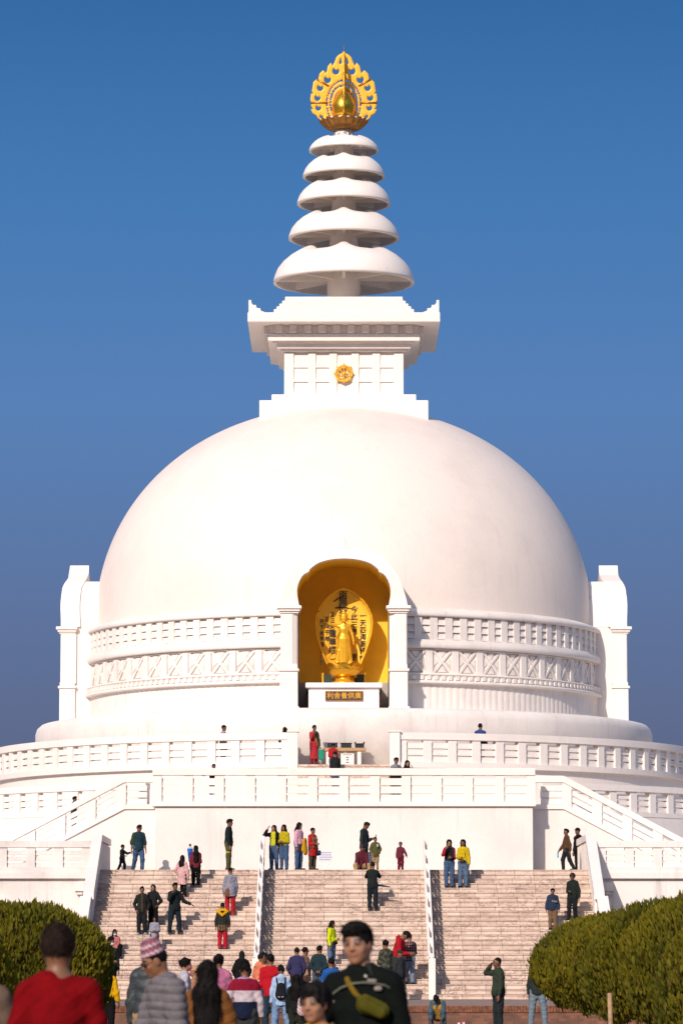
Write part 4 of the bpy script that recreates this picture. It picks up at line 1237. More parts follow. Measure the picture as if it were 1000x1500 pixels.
# small wearables and clothing parts
def piece(name, build, col, mat='cloth', vs=None, wob=None):
    def fn(c, body):
        F = Field(vs or c['vs']); build(F, c); v, f = F.mesh(wob)
        mesh_obj(name, v, f, np.array(col) if not callable(col) else col(v, c), M[mat], body)
    return fn
def glasses():
    def b(F, c):
        G, hh = c['G'], c['hh']
        for s in (-1, 1):
            F.el(G(s * .15, .385, .015), np.array([.125, .04, .085]) * hh, .002, c['HA']); F.rc(G(s * .27, .34, .03), G(s * .35, .0, .03), .022 * hh, .022 * hh, .002)
        F.rc(G(-.06, .41, .03), G(.06, .41, .03), .03 * hh, .03 * hh, .002)
    return piece('sunglasses', b, (.008, .008, .009), 'shiny_cloth', .008)
def mask(col):
    def b(F, c):
        G, hh = c['G'], c['hh']; F.el(G(0, .27, -.23), np.array([.25, .21, .19]) * hh, .004, c['HA']); F.cut(G(0, .16, 0), -c['hf'])
    return piece('face_mask', b, col, 'cloth', .010)
def shawl(col, cross=False):
    def b(F, c):
        k, nb, U, ff, sx, ch = c['H'], c['nb'], c['U'], c['ff'], c['sx'], c['chest']
        for s in (-1, 1):
            a = nb + sx * s * .05 * k - U * .01 * k
            F.rc(nb - ff * .05 * k - U * .01 * k, a, .032 * k, .032 * k, .02)
            e = c['wst'] + ff * .085 * k + sx * s * .035 * k - U * (.06 if not cross else .0) * k
            F.rc(a, ch + ff * .088 * k + sx * s * .045 * k, .032 * k, .036 * k, .02, (ff, .6)); F.rc(ch + ff * .088 * k + sx * s * .045 * k, e, .036 * k, .04 * k, .02, (ff, .5))
    return piece('scarf', b, col, wob=folds(.004, 40, 5))
def back_shawl(col):
    def b(F, c):
        k, nb, U, ff, sx = c['H'], c['nb'], c['U'], c['ff'], c['sx']
        for s in (-1, 1): F.rc(nb + sx * s * .10 * k - U * .02 * k, nb - ff * .085 * k - U * .10 * k, .036 * k, .03 * k, .02, None)
        F.rc(nb + sx * .06 * k, nb - sx * .06 * k, .05 * k, .05 * k, .02)
    return piece('shawl', b, col, wob=folds(.004, 40, 5))

def held(name, label, cat, c, body, build, col, mat='cloth', vs=.011, group=None):
    """a thing carried by a person: top-level, placed by the person's own frame"""
    F = Field(vs); build(F, c); v, f = F.mesh()
    base = v.mean(0)
    o = mesh_obj(name, v - base, f, np.array(col) if not callable(col) else col(v, c), M[mat])
    a = body.rotation_euler[2]; ca, sa = math.cos(a), math.sin(a)
    o.location = (body.location[0] + base[0] * ca - base[1] * sa, body.location[1] + base[0] * sa + base[1] * ca, body.location[2] + base[2]); o.rotation_euler = (0, 0, a)
    return tag(o, label, cat, group)
# ------------------------------------------------------------------ the visitors
def ground_z(y):
    for (a, za), (b, zb) in zip(((-60, -.05), (90, -.05), (100, -.12), (109.6, -.22)), ((90, -.05), (100, -.12), (109.6, -.22), (900, -.22))):
        if a <= y <= b: return za + (zb - za) * (y - a) / (b - a)
    return -.05
def surf(y):
    if y < 110: return ground_z(y)
    if y < STAIR_Y: return Z_PAVE
    return stair_z(y) if y < STAIR_TOP_Y else Z_LAND
def on(px, top, Y, z=None, k=1.015):
    """standing point and body height of a person whose head top is at photo row top"""
    z = surf(Y) if z is None else z
    x, zt = at(px, top, Y)
    return (x, Y, z), (zt - z) / k
def step_at(py):
    best = min(range(27), key=lambda i: abs(proj_y(STAIR_Y + i * STEP_T + .18, Z_PAVE + (i + 1) * STEP_H) - py))
    return STAIR_Y + best * STEP_T + .19
def onstep(px, top, foot): return on(px, top, step_at(foot))

BLACK, CHAR, NAVY, JEANS, DENIM, OLIVE = (.008, .0085, .009), (.030, .032, .034), (.02, .025, .05), (.055, .10, .19), (.12, .19, .30), (.075, .075, .03)
RED, MAROON, KHAKI, TEAL, PINK = (.42, .012, .015), (.11, .018, .025), (.34, .22, .11), (.018, .045, .055), (.58, .30, .34)

def bands(stops):
    """horizontal colour bands of a knitted garment: (fraction of body height, colour) from the top down"""
    def f(v, c, x):
        z = v[:, 2] / x['H']
        for zz, col in stops: c[z < zz] = col
        return c
    return f
def open_front(col, w=.05):
    def f(v, c, x):
        q = v - x['P']; a = q @ x['sx']; b = q @ x['ff']
        c[(np.abs(a) < w) & (b > .03)] = col
        return c
    return f
def diamonds(v, c, x):
    q = v - x['P']; a = (q @ x['sx']) / .085; b = v[:, 2] / .085
    u, w = a + b, a - b
    m = (np.abs(u - np.round(u)) < .20) & (np.abs(w - np.round(w)) < .20)
    c[(np.abs(u - np.round(u)) > .40) | (np.abs(w - np.round(w)) > .40)] = (.028, .02, .025)
    c[m & ((np.round(u) + np.round(w)).astype(int) % 2 == 0)] = (.62, .52, .46)
    return c
def floral(v, c, x):
    r = np.sin(v[:, 0] * 90) * np.sin(v[:, 2] * 80 + np.sin(v[:, 0] * 40)); c[r > .35] = (.45, .03, .04); return c
def camo(v, c, x):
    r = np.sin(v[:, 0] * 38 + 2 * np.sin(v[:, 2] * 21)) + np.sin(v[:, 2] * 33 + v[:, 1] * 30); c[r > .5] = (.03, .035, .025); c[r < -.9] = (.09, .09, .06); return c
def quilt(v, c, x):
    s = np.abs(np.sin(v[:, 2] * math.pi / .062 + .25 * np.sin(v[:, 0] * 11 + v[:, 1] * 9))); c[s < .18] *= .6; return c

# -- on the upper terraces -------------------------------------------------
Yu = lambda px, r=14.55: YC - math.sqrt(r * r - (((px - AXIS_X) / 5600) * 150.8) ** 2)
l, h = on(327, 1061.5, Yu(327), Z_UP); figure('person in a dark cap and lilac collar looking right over the upper balustrade', l, 70, h, (.45, .34, .46), BLACK, hair='cap', hair_col=BLACK, skin=2)
l, h = on(417, 1064.5, Yu(417), Z_UP); figure('person with black hair seen from behind above the upper balustrade by the gate pillar', l, 170, h, BLACK, BLACK, hair='long', hair_len=.1)
l, h = on(703, 1059, Yu(703), Z_UP); figure('person in a bright blue jacket behind the right half of the upper balustrade', l, 165, h, (.03, .06, .20), BLACK, skin=1)
l, h = on(460, 1061.5, 150.75, Z_UP)
b, c = figure('woman in a red and green sari with a hand at her face beside the table', l, 25, h, (.10, .055, .045), (.20, .02, .03), ('dn', 'face'), skin=2, hair='bun', coat=.16, top_name='sari', sh=.9,
    top_pattern=lambda v, c, x: (c.__setitem__(((v[:, 0] + .45 * (v[:, 2] - x['P'][2])) < .10) & (v[:, 2] > .2), (.42, .03, .04)), c.__setitem__((v[:, 0] > .16) & (v[:, 2] > x['P'][2]), (.035, .06, .03)),
                                 c.__setitem__((np.abs(v[:, 0] - .09 + .4 * (v[:, 2] - x['P'][2])) < .03) & (v[:, 2] > .4), (.35, .26, .05)), c)[-1])
bg_ = root('carrier_bag', (0, 0, 0), 'bright green carrier bag hanging from the hand of the sari woman', 'bag')
_INV.pop(bg_.name)
wl = c['J']['wL']; a_ = b.rotation_euler[2]
bg_.location = (b.location[0] + wl[0] * math.cos(a_) - wl[1] * math.sin(a_), b.location[1] + wl[0] * math.sin(a_) + wl[1] * math.cos(a_), b.location[2] + wl[2] - .53); bg_.rotation_euler = (0, .06, a_)
GREEN = simple('green_plastic', (.01, .36, .20), .5, 0, .25, 9)
g = MB(); g.hexa([(-.17, -.05, 0), (.17, -.05, .0), (.17, .05, .0), (-.17, .05, .0), (-.15, -.02, .40), (.15, -.02, .38), (.15, .02, .38), (-.15, .02, .40)]); g.build('sack', GREEN, bg_, bevel=.018)
for e in (-.02, .02):
    g = MB(); g.tube([(-.08, e, .37), (-.05, e, .46), (0, e, .50), (.05, e, .46), (.08, e, .37)], .010, 6); g.build('handle', GREEN, bg_)
iz = lambda y: 7.60 + .175 * (int((y - 147.5) / .26) + 1)
l, h = on(487.5, 1088, 149.25, iz(149.25)); figure('person in a red jacket on the inner steps behind a dark clothed child', l, 10, h, (.40, .02, .025), JEANS, ('hold', 'hold'), skin=1, head=(0, 25))
l, h = on(491, 1100.5, 148.5, iz(148.5)); figure('child in a black jacket on the inner steps in front of the red jacket', l, 200, h, (.018, .02, .02), JEANS, ('hold', 'hold'), head=(0, 15), headscale=1.1)
l, h = on(579.5, 1109, 146.75, 7.69); figure('man in sunglasses and a grey sweater behind the block balustrade', l, 30, h, (.20, .21, .24), CHAR, skin=1, extras=[glasses()])
l, h = on(596, 1113, 146.7, 7.69); figure('woman in black with a raised hand beside the man in the grey sweater', l, 20, h, BLACK, BLACK, ('face', 'dn'), hair='long', hair_len=.14, skin=3, sh=.9)
l, h = on(313, 1118.5, 146.62, 7.69); figure('person in black leaning both arms over the block balustrade', l, 0, h, BLACK, BLACK, ('rail', 'rail'), skin=1)
l, h = on(108.5, 1166, 148.6, Z_LAND + .006 + .178 * 9); figure('dark haired person whose head shows above the left sloping balustrade', l, 80, h, CHAR, CHAR, skin=1)

# -- on the landing ---------------------------------------------------------
l, h = on(203, 1206.5, 144.2); figure('man in sunglasses and a dark teal shirt striding along the landing in blue jeans', l, 25, h, TEAL, JEANS, ('loose', 'swing'), ('f', 'b'), sleeve=.75, skin=1, head=(15, 5), extras=[glasses()],
    top_pattern=lambda v, c, x: (c.__setitem__(v[:, 0] < -.21, (.035, .06, .025)), c)[-1], fat=1.08)
l, h = on(179, 1237.5, 144.2); figure('small boy in dark clothes walking ahead of the striding man', l, 70, h, (.014, .02, .03), NAVY, ('reach', 'hold'), ('f', 'b'), headscale=1.2, hair='bowl')
l, h = on(335, 1199, 140.75); figure('man in a black shirt and olive cargo trousers standing alone facing right', l, 85, h, (.012, .02, .022), OLIVE, ('hip', 'dn'), skin=1,
    pants_pattern=lambda v, c, x: (c.__setitem__((np.abs(v[:, 2] - .66) < .03), (.45, .33, .02)), c)[-1])
l, h = on(401.5, 1208, 140.7); figure('woman shading her eyes in a black jacket over a lime top', l, -20, h, BLACK, JEANS, ('pk', 'shade'), hair='long', hair_len=.16, skin=3, sh=.9, hem=.55, top_pattern=open_front((.50, .48, .02), .085))
l, h = on(416, 1207.5, 140.6); figure('long haired woman in a mustard jumper with hands together in blue jeans', l, -25, h, (.42, .34, .012), JEANS, ('hold', 'hold'), hair='long', hair_len=.22, skin=1, sh=.9, hem=.55)
l, h = on(437.5, 1204, 140.7); b, c = figure('woman in a pink jumper and jeans with long black hair', l, 55, h, (.60, .34, .42), JEANS, ('hold', 'dn'), hair='long', hair_len=.26, skin=1, sh=.88, hem=.55)
held('folded_jacket', 'yellow folded jacket hanging over the arm of the woman in pink', 'jacket', c, b, lambda F, c: (F.rc(c['J']['wL'] + np.array([.0, -.03, .02]), c['J']['wL'] + np.array([.03, -.02, -.42]), .085, .12, .03, (np.array([0, 1., 0]), .5)), F.rc(c['J']['wL'] + np.array([-.06, -.03, .03]), c['J']['wL'] + np.array([-.05, .03, -.34]), .05, .07, .03)), (.55, .29, .01))
l, h = on(457.5, 1212, 140.65); b, c = figure('woman in a red cardigan and long brown shawl in front of the notice', l, 45, h, (.40, .02, .02), (.06, .045, .03), ('dn', 'hold'), hair='bun', skin=1, sh=.9, coat=.33, extras=[shawl((.16, .10, .055))])
held('handbag', 'blue handbag hanging at the hip of the woman in the brown shawl', 'bag', c, b, lambda F, c: (F.rc(c['J']['wL'] + np.array([.10, .0, -.10]), c['J']['wL'] + np.array([.10, .16, -.12]), .10, .09, .02, (np.array([1., 0, 0]), .55)), F.rc(c['J']['wL'] + np.array([.03, .0, -.03]), c['J']['wL'] + np.array([.10, .06, -.06]), .018, .018, .01)), (.02, .05, .20))
l, h = on(533, 1202, 143.0); b, c = figure('man in a dark suit looking down at the phone in his hand', l, 65, h, (.022, .028, .03), (.03, .035, .05), ('ph', 'dn'), skin=1, head=(0, 32), hem=.44)
held('phone', 'black phone in the hand of the man in the dark suit', 'phone', c, b, lambda F, c: F.rc(c['J']['wL'] + c['ff'] * .11 + c['Z'] * .0, c['J']['wL'] + c['ff'] * .14 + c['Z'] * .13, .036, .036, .0, (c['ff'], .25)), (.012, .012, .014))
l, h = on(549.5, 1226.5, 140.75); figure('teenager in an olive parka standing beside the seated man', l, -5, h, (.085, .085, .03), KHAKI, ('pk', 'pk'), skin=1, hem=.42, fat=1.1, head=(8, 0), headscale=1.1, extras=[piece('badge', lambda F, c: F.rc(c['chest'] + c['ff'] * .135 + c['sx'] * .09, c['chest'] + c['ff'] * .135 + c['sx'] * .09 + c['Z'] * .06, .03, .03, 0, (c['ff'], .4)), (.6, .6, .6))])
figure('man in a maroon jumper and khaki trousers sitting on the top step', (at(529, 1275, 140.3)[0], 140.32, 4.805), 5, 1.68, (.10, .018, .028), (.36, .24, .12), ('rest', 'rest'), ('sit2', 'sit2'), lean=14, seat=.19, skin=1, hair='knit', hair_col=(.05, .035, .03), fat=1.08, shoes=(.35, .33, .3))
l, h = on(586.5, 1234.5, 142.0); figure('small child in a maroon suit standing alone on the landing', l, -10, h, (.13, .025, .04), (.12, .012, .02), ('out', 'dn'), headscale=1.25, hair='knit', hair_col=(.11, .05, .04))
l, h = on(829.5, 1213, 142.6); b, c = figure('man in a brown jumper walking left across the landing with a bottle', l, -80, h, (.085, .045, .022), (.015, .02, .024), ('swing', 'fw'), ('b', 'f'), skin=2, head=(0, -8))
held('bottle', 'light blue plastic bottle carried by the walking man in brown', 'bottle', c, b, lambda F, c: (F.rc(c['J']['wR'] + c['J']['fdR'] * .12 + np.array([0, 0, -.01]), c['J']['wR'] + c['J']['fdR'] * .12 + np.array([0, 0, -.15]), .030, .036, 0), F.rc(c['J']['wR'] + c['J']['fdR'] * .12 + np.array([0, 0, .0]), c['J']['wR'] + c['J']['fdR'] * .12 + np.array([0, 0, .045]), .016, .014, .01)), (.12, .45, .70), 'shiny_cloth')
l, h = on(846.5, 1212, 146.75); figure('man in a black cap half hidden by the right parapet', l, -60, h, BLACK, BLACK, ('dn', 'dn'), hair='cap', hair_col=BLACK, skin=2)

# -- on the stairs ----------------------------------------------------------
l, h = onstep(267, 1252, 1312); figure('woman in a long pale pink coat climbing the upper steps', l, 160, h, (.62, .36, .35), BLACK, ('hip', 'loose'), ('up', 'st'), hair='long', hair_len=.06, coat=.30, top_name='coat', skin=1, sh=.92, shoes=(.28, .05, .06))
l, h = onstep(287, 1238, 1301); figure('woman in a maroon top with long black hair climbing beside the pink coat', l, 185, h, (.16, .022, .03), BLACK, ('dn', 'hold'), ('st', 'bent'), hair='long', hair_len=.20, skin=1, sh=.92, shoes=(.2, .2, .25))
l, h = on(278.5, 1236.5, step_at(1296) + .2); l = (l[0], l[1], l[2] + .62); figure('small child in a blue jacket carried at the side of the maroon top', l, 178, h - .62, (.02, .12, .46), (.03, .10, .40), ('hold', 'hold'), ('bent', 'bent'), headscale=1.25, hair='short',
    top_pattern=lambda v, c, x: (c.__setitem__(np.abs(v[:, 2] - .5) < .035, (.5, .5, .55)), c)[-1])
l, h = onstep(208, 1298, 1371); figure('man in an open black tracksuit with hands in his pockets on the steps', l, 5, h, (.02, .021, .019), (.016, .017, .018), ('pk', 'pk'), skin=1, top_pattern=open_front((.10, .075, .045), .012), shoes=(.33, .35, .40))
l, h = onstep(224.5, 1295, 1366); figure('woman in black with loose long hair beside the black tracksuit', l, -5, h, (.017, .017, .018), BLACK, ('hip', 'dn'), hair='long', hair_len=.18, skin=3, sh=.9)
l, h = onstep(256, 1292, 1371); figure('man in black with one hand raised to his mouth on the steps', l, 20, h, (.014, .019, .02), (.013, .022, .028), ('side', 'face'), ('wide', 'wide'), skin=2, shoes=(.07, .045, .035), fat=1.08)
l, h = onstep(337.5, 1270, 1342); b, c = figure('person in a grey cardigan and red trousers climbing with a brown bag', l, 190, h, (.24, .24, .29), (.38, .015, .025), ('dn', 'dn'), ('bent', 'st'), hair='crop', coat=.40, top_name='cardigan', skin=1, shoes=(.2, .05, .05))
held('shoulder_bag', 'brown shoulder bag on the back of the grey cardigan', 'bag', c, b, lambda F, c: (F.rc(c['P'] + np.array([.10, .12, -.02]), c['P'] + np.array([.12, .13, -.14]), .10, .11, .02, (np.array([0, 1., 0]), .5)), F.rc(c['P'] + np.array([.08, .14, .04]), c['shc'] + np.array([-.04, .11, .02]), .012, .012, .005)), (.16, .075, .04))
l, h = onstep(326, 1322, 1394); figure('woman in a dark jacket with a yellow shawl collar and red trousers', l, 178, h, (.022, .025, .024), (.40, .012, .025), ('loose', 'loose'), ('bent', 'st'), hair='short', hem=.40, coat=.40, skin=1, sh=.95, shoes=(.3, .03, .04), extras=[back_shawl((.56, .30, .005))],
    top_pattern=lambda v, c, x: (c.__setitem__((v[:, 2] < .52 * x['H']) & (np.sin(v[:, 0] * 70) > .1), (.20, .13, .05)), c)[-1])
l, h = onstep(545.5, 1262, 1335); b, c = figure('man in a black suit photographing the stupa from the middle steps', l, 178, h, (.014, .02, .019), (.014, .02, .026), ('reach', 'reach'), ('bent', 'st'), skin=1)
held('umbrella', 'dark blue folded umbrella held out beside the man in the black suit', 'umbrella', c, b, lambda F, c: (F.rc(c['P'] + np.array([-.22, -.05, .0]), c['P'] + np.array([-.62, -.12, -.06]), .045, .015, .01), F.rc(c['P'] + np.array([-.13, -.03, .03]), c['P'] + np.array([-.24, -.05, .0]), .013, .013, 0)), (.02, .05, .10))
l, h = onstep(657.5, 1229, 1302); b, c = figure('woman in a black top with red sleeves holding up a phone on the steps', l, 5, h, (.02, .018, .02), JEANS, ('hold', 'face'), hair='long', hair_len=.2, skin=3, sh=.9, hem=.56, top_pattern=lambda v, c, x: (c.__setitem__(np.abs(v[:, 0]) > .15, (.30, .02, .025)), c)[-1])
l, h = onstep(678, 1229, 1302); b, c = figure('woman in a yellow jumper and ripped jeans beside the red sleeves', l, -10, h, (.52, .38, .01), (.09, .14, .22), ('dn', 'hold'), hair='long', hair_len=.26, skin=1, sh=.9, hem=.54)
held('handbag', 'small dark handbag at the side of the yellow jumper', 'bag', c, b, lambda F, c: (F.rc(c['P'] + np.array([-.06, -.13, .02]), c['P'] + np.array([.06, -.13, .02]), .055, .055, .01, (np.array([0, 1., 0]), .5)), F.rc(c['P'] + np.array([.07, -.12, .05]), c['shc'] + np.array([.10, -.09, .0]), .009, .009, .004)), (.05, .03, .03))
l, h = onstep(809, 1301, 1362); figure('man in a navy jacket and brown trousers coming down by the right hedge', l, -5, h, (.022, .035, .065), (.17, .105, .06), ('loose', 'loose'), skin=1, hair='knit', hair_col=BLACK, fat=1.1, extras=[piece('chest_print', lambda F, c: F.rc(c['chest'] + c['ff'] * .132 + c['sx'] * .0 - c['U'] * .05, c['chest'] + c['ff'] * .132 + c['sx'] * .14 - c['U'] * .07, .045, .04, 0, (c['ff'], .35)), (.16, .14, .12))])
l, h = onstep(838.5, 1278, 1352); figure('officer in a black helmet and dark jacket walking down beside the right parapet', l, -25, h, (.016, .022, .018), (.013, .015, .017), ('loose', 'hold'), ('bent', 'f'), skin=2, hair='helmet', hair_col=(.012, .013, .015), fat=1.1)
Yp = step_at(1397)
b, c = figure('woman in a salmon jacket and face mask sitting low on the steps', (at(167.5, 1380, Yp)[0], Yp - .10, stair_z(Yp) - STEP_H), 10, 1.55, (.56, .19, .17), BLACK, ('hold', 'hold'), ('squat', 'sit2'), lean=12, seat=.19, hair='long', hair_len=.08, skin=3, sh=.9, extras=[mask((.60, .66, .70))])
l, h = on(161.5, 1373, 127.2); figure('child in dark clothes and mask below the salmon jacket', l, 30, h, (.015, .022, .02), BLACK, ('dn', 'hold'), headscale=1.15, skin=1, extras=[mask((.55, .58, .6))])
l, h = onstep(226.5, 1342, 1402); figure('girl in a grey jumper sitting above the patterned hat', l, 5, h, (.27, .27, .32), CHAR, ('hold', 'hold'), hair='long', hair_len=.08, skin=1, sh=.95)
l, h = onstep(485.5, 1348, 1420); b, c = figure('woman in a lime yellow hoodie and jeans turning right on the lower steps', l, 60, h, (.55, .62, .012), (.085, .14, .22), ('hold', 'dn'), hair='long', hair_len=.24, skin=1, sh=.9, hem=.55, hood=True)
held('belt_bag', 'brown belt bag worn over the lime yellow hoodie', 'bag', c, b, lambda F, c: (F.rc(c['P'] + np.array([-.10, -.135, .03]), c['P'] + np.array([.10, -.135, .03]), .06, .06, .01, (np.array([0, 1., 0]), .6)), F.rc(c['P'] + np.array([.12, -.10, .05]), c['P'] + np.array([.155, .02, .06]), .014, .014, .005)), (.055, .035, .03))
l, h = onstep(599.5, 1367, 1446); figure('man in a maroon shirt with white diamonds standing on the lowest steps', l, 170, h, (.10, .03, .035), (.17, .22, .30), ('pk', 'hold'), ('bent', 'st'), hair='crop', skin=1, hem=.46, top_pattern=diamonds, shoes=(.02, .025, .04), fat=1.05)
l, h = on(579, 1362.5, 130.5); b, c = figure('man in a red hooded jacket bending over his phone', l, 75, h * 1.06, (.36, .012, .018), CHAR, ('ph', 'ph'), lean=16, skin=1, head=(0, 40), hood=True)
l, h = on(565, 1376, 128.0); b, c = figure('person in a camouflage jacket holding a phone up to the left', l, -150, h, (.055, .06, .045), CHAR, ('ph', 'face'), hair='bun', skin=1, top_pattern=camo)
l, h = on(584.5, 1391, 120.0); figure('person in a dark cap behind the shoulder of the man with the olive bag', l, 40, h, CHAR, CHAR, hair='cap', hair_col=(.03, .032, .03), skin=1)

# -- on the pavement and the forecourt ---------------------------------------
l, h = on(434.5, 1387, 118.0); figure('woman in a purple navy jacket and black skirt seen from behind', l, 178, h, (.035, .032, .085), BLACK, ('pk', 'pk'), hair='crop', skin=1, skirt=(.20, (.018, .018, .02)), fat=1.1, hem=.47)
l, h = on(446, 1387, 119.2); b, c = figure('woman in a brown top looking right beside the purple navy jacket', l, 120, h, (.13, .075, .06), BLACK, ('dn', 'dn'), hair='bun', skin=1, sh=.9, extras=[glasses()])
held('tote_bag', 'beige tote bag on the shoulder of the woman in brown', 'bag', c, b, lambda F, c: (F.rc(c['P'] + np.array([-.20, -.02, .10]), c['P'] + np.array([-.20, .03, -.14]), .10, .13, .02, (np.array([1., 0, 0]), .4)), F.rc(c['P'] + np.array([-.19, .0, .2]), c['shc'] + np.array([-.16, .0, .03]), .014, .014, .004)), (.42, .25, .15))
l, h = on(467, 1384.5, 118.0); figure('man in a dark teal jacket with his hands clasped behind his back', l, 172, h, (.016, .034, .042), (.05, .085, .13), ('bk', 'bk'), skin=1, fat=1.1, head=(-25, 0))
l, h = on(485, 1402.5, 100.5); b, c = figure('person in a bright blue jacket below the lime yellow hoodie', l, 178, h, (.015, .085, .30), CHAR, ('dn', 'dn'), skin=1, hair='short')
held('shoulder_bag', 'patterned grey shoulder bag at the left of the bright blue jacket', 'bag', c, b, lambda F, c: (F.rc(c['P'] + np.array([.23, .04, .22]), c['P'] + np.array([.23, .05, .02]), .07, .09, .02, (np.array([1., 0, 0]), .45)), F.rc(c['P'] + np.array([.2, .02, .3]), c['shc'] + np.array([.1, .03, .06]), .014, .014, .004)), lambda v, c: np.where((np.sin(v[:, 2] * 80) * np.sin(v[:, 1] * 90) > .1)[:, None], (.38, .35, .28), (.04, .045, .04)))
l, h = on(382.5, 1394.5, 97.0); figure('person in an orange hooded top and face mask turning right', l, 140, h, (.60, .19, .10), (.025, .03, .02), ('dn', 'dn'), skin=1, hair='short', hood=True, head=(-30, 0), extras=[mask((.02, .02, .025)), piece('strap', lambda F, c: F.rc(c['shc'] + np.array([.13, .09, .06]), c['P'] + np.array([-.15, .125, .1]), .018, .018, .004), (.03, .02, .02))])
l, h = on(396, 1396.5, 87.0); figure('man in a plain red jumper and dark jeans seen from behind', l, 178, h, (.40, .010, .018), (.02, .038, .055), ('dn', 'hold'), skin=1, hair='short',
    top_pattern=lambda v, c, x: (c.__setitem__((v[:, 0] > .25) & (np.sin(v[:, 2] * 75) > .2), (.5, .42, .4)), c)[-1])
l, h = on(411.5, 1412.5, 82.5); b, c = figure('girl in a pale blue hoodie and jeans wearing a backpack', l, 180, h, (.34, .47, .66), (.16, .26, .42), ('dn', 'dn'), ('wide', 'wide'), skin=1, hair='short', hood=True, sh=.95, hem=.45)
held('backpack', 'small black backpack on the pale blue hoodie', 'backpack', c, b, lambda F, c: (F.rc(c['wst'] + np.array([0, .165, -.02]), c['wst'] + np.array([0, .155, .13]), .125, .10, .03, (np.array([0, 1., 0]), .55)), F.rc(c['wst'] + np.array([-.06, .225, -.03]), c['wst'] + np.array([.06, .225, -.03]), .055, .055, .02, (np.array([0, 1., 0]), .5)),
     *[F.rc(c['wst'] + np.array([s * .07, .15, .16]), c['shc'] + np.array([s * .10, .085, .055]), .016, .016, .004) for s in (-1, 1)], F.rc(c['wst'] + np.array([-.03, .15, .22]), c['wst'] + np.array([.03, .15, .22]), .012, .012, .01)),
     lambda v, c: np.where((np.abs(v[:, 2] - c['wst'][2] + .075) < .014)[:, None] & (np.abs(np.abs(v[:, 0]) - .035) < .022)[:, None] & (v[:, 1] > .2)[:, None], (.45, .42, .40), (.012, .013, .016)))
l, h = on(434.5, 1427, 72.0); b, c = figure('girl with black hair and dark clothes between the pale blue hoodie and the boy', l, 170, h, (.010, .012, .011), (.018, .022, .016), ('dn', 'hold'), skin=1, hair='long', hair_len=.08, sh=.92, vs=.0125)
held('cloth_bag', 'white cloth bag with red pattern at the side of the girl in dark clothes', 'bag', c, b, lambda F, c: (F.rc(c['P'] + np.array([-.13, .12, .16]), c['P'] + np.array([-.13, .13, -.02]), .085, .10, .02, (np.array([0, 1., 0]), .4)), F.rc(c['P'] + np.array([-.12, .1, .24]), c['shc'] + np.array([-.06, .08, .03]), .012, .012, .004)),
     lambda v, c: np.where((np.sin(v[:, 2] * 95 + v[:, 0] * 30) * np.sin(v[:, 0] * 110) > .25)[:, None], (.40, .04, .07), (.58, .52, .52)))
l, h = on(358.5, 1407.5, 57.0); figure('man in a maroon, white and navy striped polo shirt seen from behind', l, 180, h, (.20, .008, .025), (.035, .038, .038), ('hip', 'loose'), skin=1, hair='short', vs=.0125, hem=.47,
    top_pattern=lambda v, c, x: (c.__setitem__(v[:, 2] < .735 * x['H'], (.50, .43, .46)), c.__setitem__((v[:, 2] < .625 * x['H']) & (np.abs(v[:, 0]) < .19), (.010, .014, .035)), c.__setitem__(v[:, 2] > .845 * x['H'], (.34, .28, .55)), c)[-1])
l, h = on(354, 1392.5, 112.5); figure('woman in black with a black headscarf behind the striped polo shirt', l, 175, h, BLACK, BLACK, ('pk', 'pk'), hair='scarf', hair_col=(.016, .016, .015), skin=1, fat=1.25)
l, h = on(320, 1396.5, 68.0); figure('woman with dark hair in a bun and a magenta pink top', l, 178, h, (.42, .14, .24), CHAR, ('dn', 'dn'), hair='bun', skin=1, vs=.0125, fat=1.05)
l, h = on(287, 1413.5, 74.0); figure('person in a beige knitted hat and pink mask facing left', l, -105, h, (.34, .17, .10), CHAR, ('dn', 'dn'), hair='knit', hair_col=(.46, .27, .17), skin=3, vs=.0125, extras=[mask((.42, .06, .12))])
l, h = on(270, 1402, 71.0); figure('woman in a pink mask with sunglasses pushed up looking right', l, 95, h, (.42, .40, .44), CHAR, ('dn', 'dn'), hair='bun', skin=3, vs=.0125, extras=[mask((.40, .10, .16)), piece('sunglasses', lambda F, c: [F.el(c['G'](s * .15, .34, .40), np.array([.12, .06, .08]) * c['hh'], .002, c['HA']) for s in (-1, 1)], (.01, .01, .012), 'shiny_cloth', .008)])
l, h = on(158.5, 1412, 84.0); figure('youngster in a bright yellow jacket half hidden by the left hedge', l, 150, h, (.60, .33, .004), BLACK, ('loose', 'loose'), skin=1)
l, h = on(729.5, 1401.5, 93.0); b, c = figure('uniformed man in dark green shading his eyes near the brick wall', l, -75, h, (.030, .042, .028), (.018, .024, .028), ('dn', ((.6, .5, .0), (-.85, -.2, .7))), ('st', 'wide'), skin=2, hair='crop', fat=1.12, extras=[piece('belt', lambda F, c: F.rc(c['P'] + c['U'] * .05, c['P'] + c['U'] * .075, .155, .155, 0, (c['ff'], .74)), (.012, .012, .012))])
figure('person in a denim jacket sitting hunched before the brick wall', (at(643, 1490, 107.5)[0], 107.5, ground_z(107.5)), -12, 1.62, (.055, .095, .12), (.06, .10, .14), ('rest', 'rest'), ('squat', 'squat'), lean=30, seat=.16, skin=2, head=(-10, 35), extras=[shawl((.36, .19, .03))])
l, h = on(787, 1402, 103.0); figure('person in pale jeans whose legs show under the right hedge', l, 170, h, (.022, .03, .026), (.15, .20, .24), ('dn', 'dn'), ('wide', 'wide'), skin=1)

